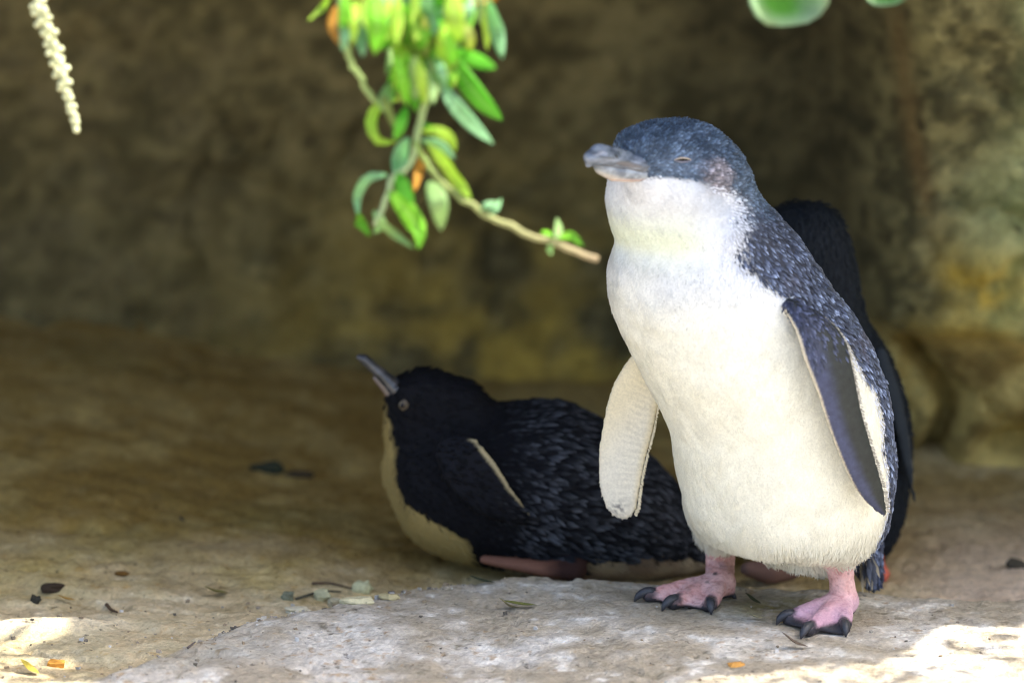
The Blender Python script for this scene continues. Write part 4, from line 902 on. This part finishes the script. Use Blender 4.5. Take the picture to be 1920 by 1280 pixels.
chip('orange_chip', 106, 1250, .011, .010, .006, (.50, .25, .06), 'orange stone chip in the bottom left corner', 'stone', 13)
chip('orange_chip', 1380, 1247, .010, .009, .0022, (.55, .30, .10), 'thin orange flake below the standing penguin', 'stone', 14, rot=.4)
chip('stone', 1905, 1063, .014, .012, .007, (.06, .055, .05), 'dark blurred stone at the right edge of the floor', 'stone', 15)
def litter(px, py, L, w_, ang, colr, label, curl=.3, seed=0):
    g = G(px, py); q = [np.array([math.cos(ang), math.sin(ang), 0]) * L * t + [0, 0, .0012 + curl * L * (t - .5) ** 2 * 2] for t in (-.5, 0, .5)]
    v, f, uu, tt = leafmesh(q, w_, fold=.35, wv=(0, 0, 1)); o = mesh_np('dry_leaf', v, f, M_litter, col=np.tile(colr, (len(v), 1)) * (1 + .3 * fbm(v, .004, 2, seed)[:, None])); o.location = g
    tag(o, label, 'leaf'); return o
litter(905, 1096, .016, .005, .1, (.05, .06, .035), 'narrow dark green dry leaf on the crest of the rock slab', .15, 1)
litter(955, 1146, .014, .006, .5, (.30, .26, .14), 'curled olive dry leaf on the slab in front of the lying penguin', .3, 2)
litter(975, 1140, .022, .006, .25, (.16, .17, .05), 'long mossy leaf scrap on the slab beside the olive one', .1, 3)
litter(405, 1118, .018, .007, .7, (.22, .20, .06), 'yellow green leaf scrap on the floor left of the stone chips', .2, 4)
litter(125, 1130, .012, .006, .6, (.42, .25, .06), 'ochre leaf scrap beside the dark soil clump', .2, 5)
litter(56, 1263, .012, .007, -.4, (.45, .36, .06), 'yellow leaf scrap in the bottom left corner', .3, 6)
litter(1490, 1216, .016, .006, .1, (.16, .12, .09), 'brown crumpled leaf scrap below the right foot of the standing penguin', .3, 7)
litter(1415, 1163, .012, .005, .4, (.35, .33, .2), 'pale leaf scrap between the feet of the standing penguin', .2, 8)
litter(1412, 1133, .010, .005, -.3, (.06, .065, .03), 'small dark scrap between the feet of the standing penguin', .3, 9)
def twig(L, r, colr, label):
    pts = []
    for a, b in L: g = G(a, b); g[2] += .0018; pts.append(g)
    q = spline(pts, 14); v, f = tube(q, np.linspace(r, r * .5, 14), 7); g = np.array(pts[0]); o = mesh_np('twig', v - g, f, M_stem, col=np.tile(colr, (len(v), 1))); o.location = g; tag(o, label, 'twig')
twig([(200, 1138), (208, 1147), (220, 1152)], .0013, (.10, .06, .035), 'short bent brown twig at the end of the sunlit ledge')
twig([(585, 1098), (620, 1098), (662, 1108)], .0010, (.09, .06, .035), 'thin dark twig running into the stone chips')
twig([(555, 1127), (600, 1114), (640, 1113)], .0009, (.07, .07, .05), 'grey green twig lying between the stone chips')
twig([(338, 975), (346, 981)], .0009, (.02, .018, .02), 'tiny black splinter on the shaded floor')
twig([(352, 1220), (366, 1208)], .0008, (.12, .10, .09), 'short grey splinter on the left flank of the slab')
# crumbs of grit gathered in the crack and strewn over the slab
r = np.random.default_rng(91); VV = []; FF = []; CC = []; o_ = 0
cube = np.array([(a, b, c_) for a in (-1, 1) for b in (-1, 1) for c_ in (-1, 1)], float); cf_ = np.array([(0, 1, 3, 2), (4, 6, 7, 5), (0, 4, 5, 1), (2, 3, 7, 6), (0, 2, 6, 4), (1, 5, 7, 3)])
for i in range(520):
    if i < 250: xg = r.uniform(-.19, -.03); yg = float(edge_y(xg)) + r.normal(0, .006)
    elif i < 360: xg = r.uniform(-.32, -.12); yg = r.uniform(-.14, .06)
    else: xg = r.uniform(-.3, .32); yg = r.uniform(-.14, .1)
    sz_ = (.0004 + .0011 * r.random() ** 2.5) * (1.2 if i < 250 else .8); v = cube * sz_ * r.uniform(.6, 1.3, 3) + r.normal(0, .25 * sz_, (8, 3)); a = r.uniform(0, 6.28); ca, sa = math.cos(a), math.sin(a)
    v = np.stack([v[:, 0] * ca - v[:, 1] * sa, v[:, 0] * sa + v[:, 1] * ca, v[:, 2]], 1) + [xg, yg, float(gh(xg, yg)[0]) + sz_ * .3]
    VV.append(v); FF.append(cf_ + o_); o_ += 8; CC.append(np.tile(np.array([(.5, .46, .38), (.33, .26, .17), (.62, .6, .56), (.17, .15, .12), (.42, .36, .28)][r.integers(5)]) * r.uniform(.7, 1.1), (8, 1)))
tag(mesh_np('grit', np.concatenate(VV), np.concatenate(FF), M_stone, col=np.concatenate(CC), smooth=False), 'fine crumbs of grit strewn over the rock slab and its crack', 'grit', kind='stuff')
print('objects', len(bpy.data.objects))
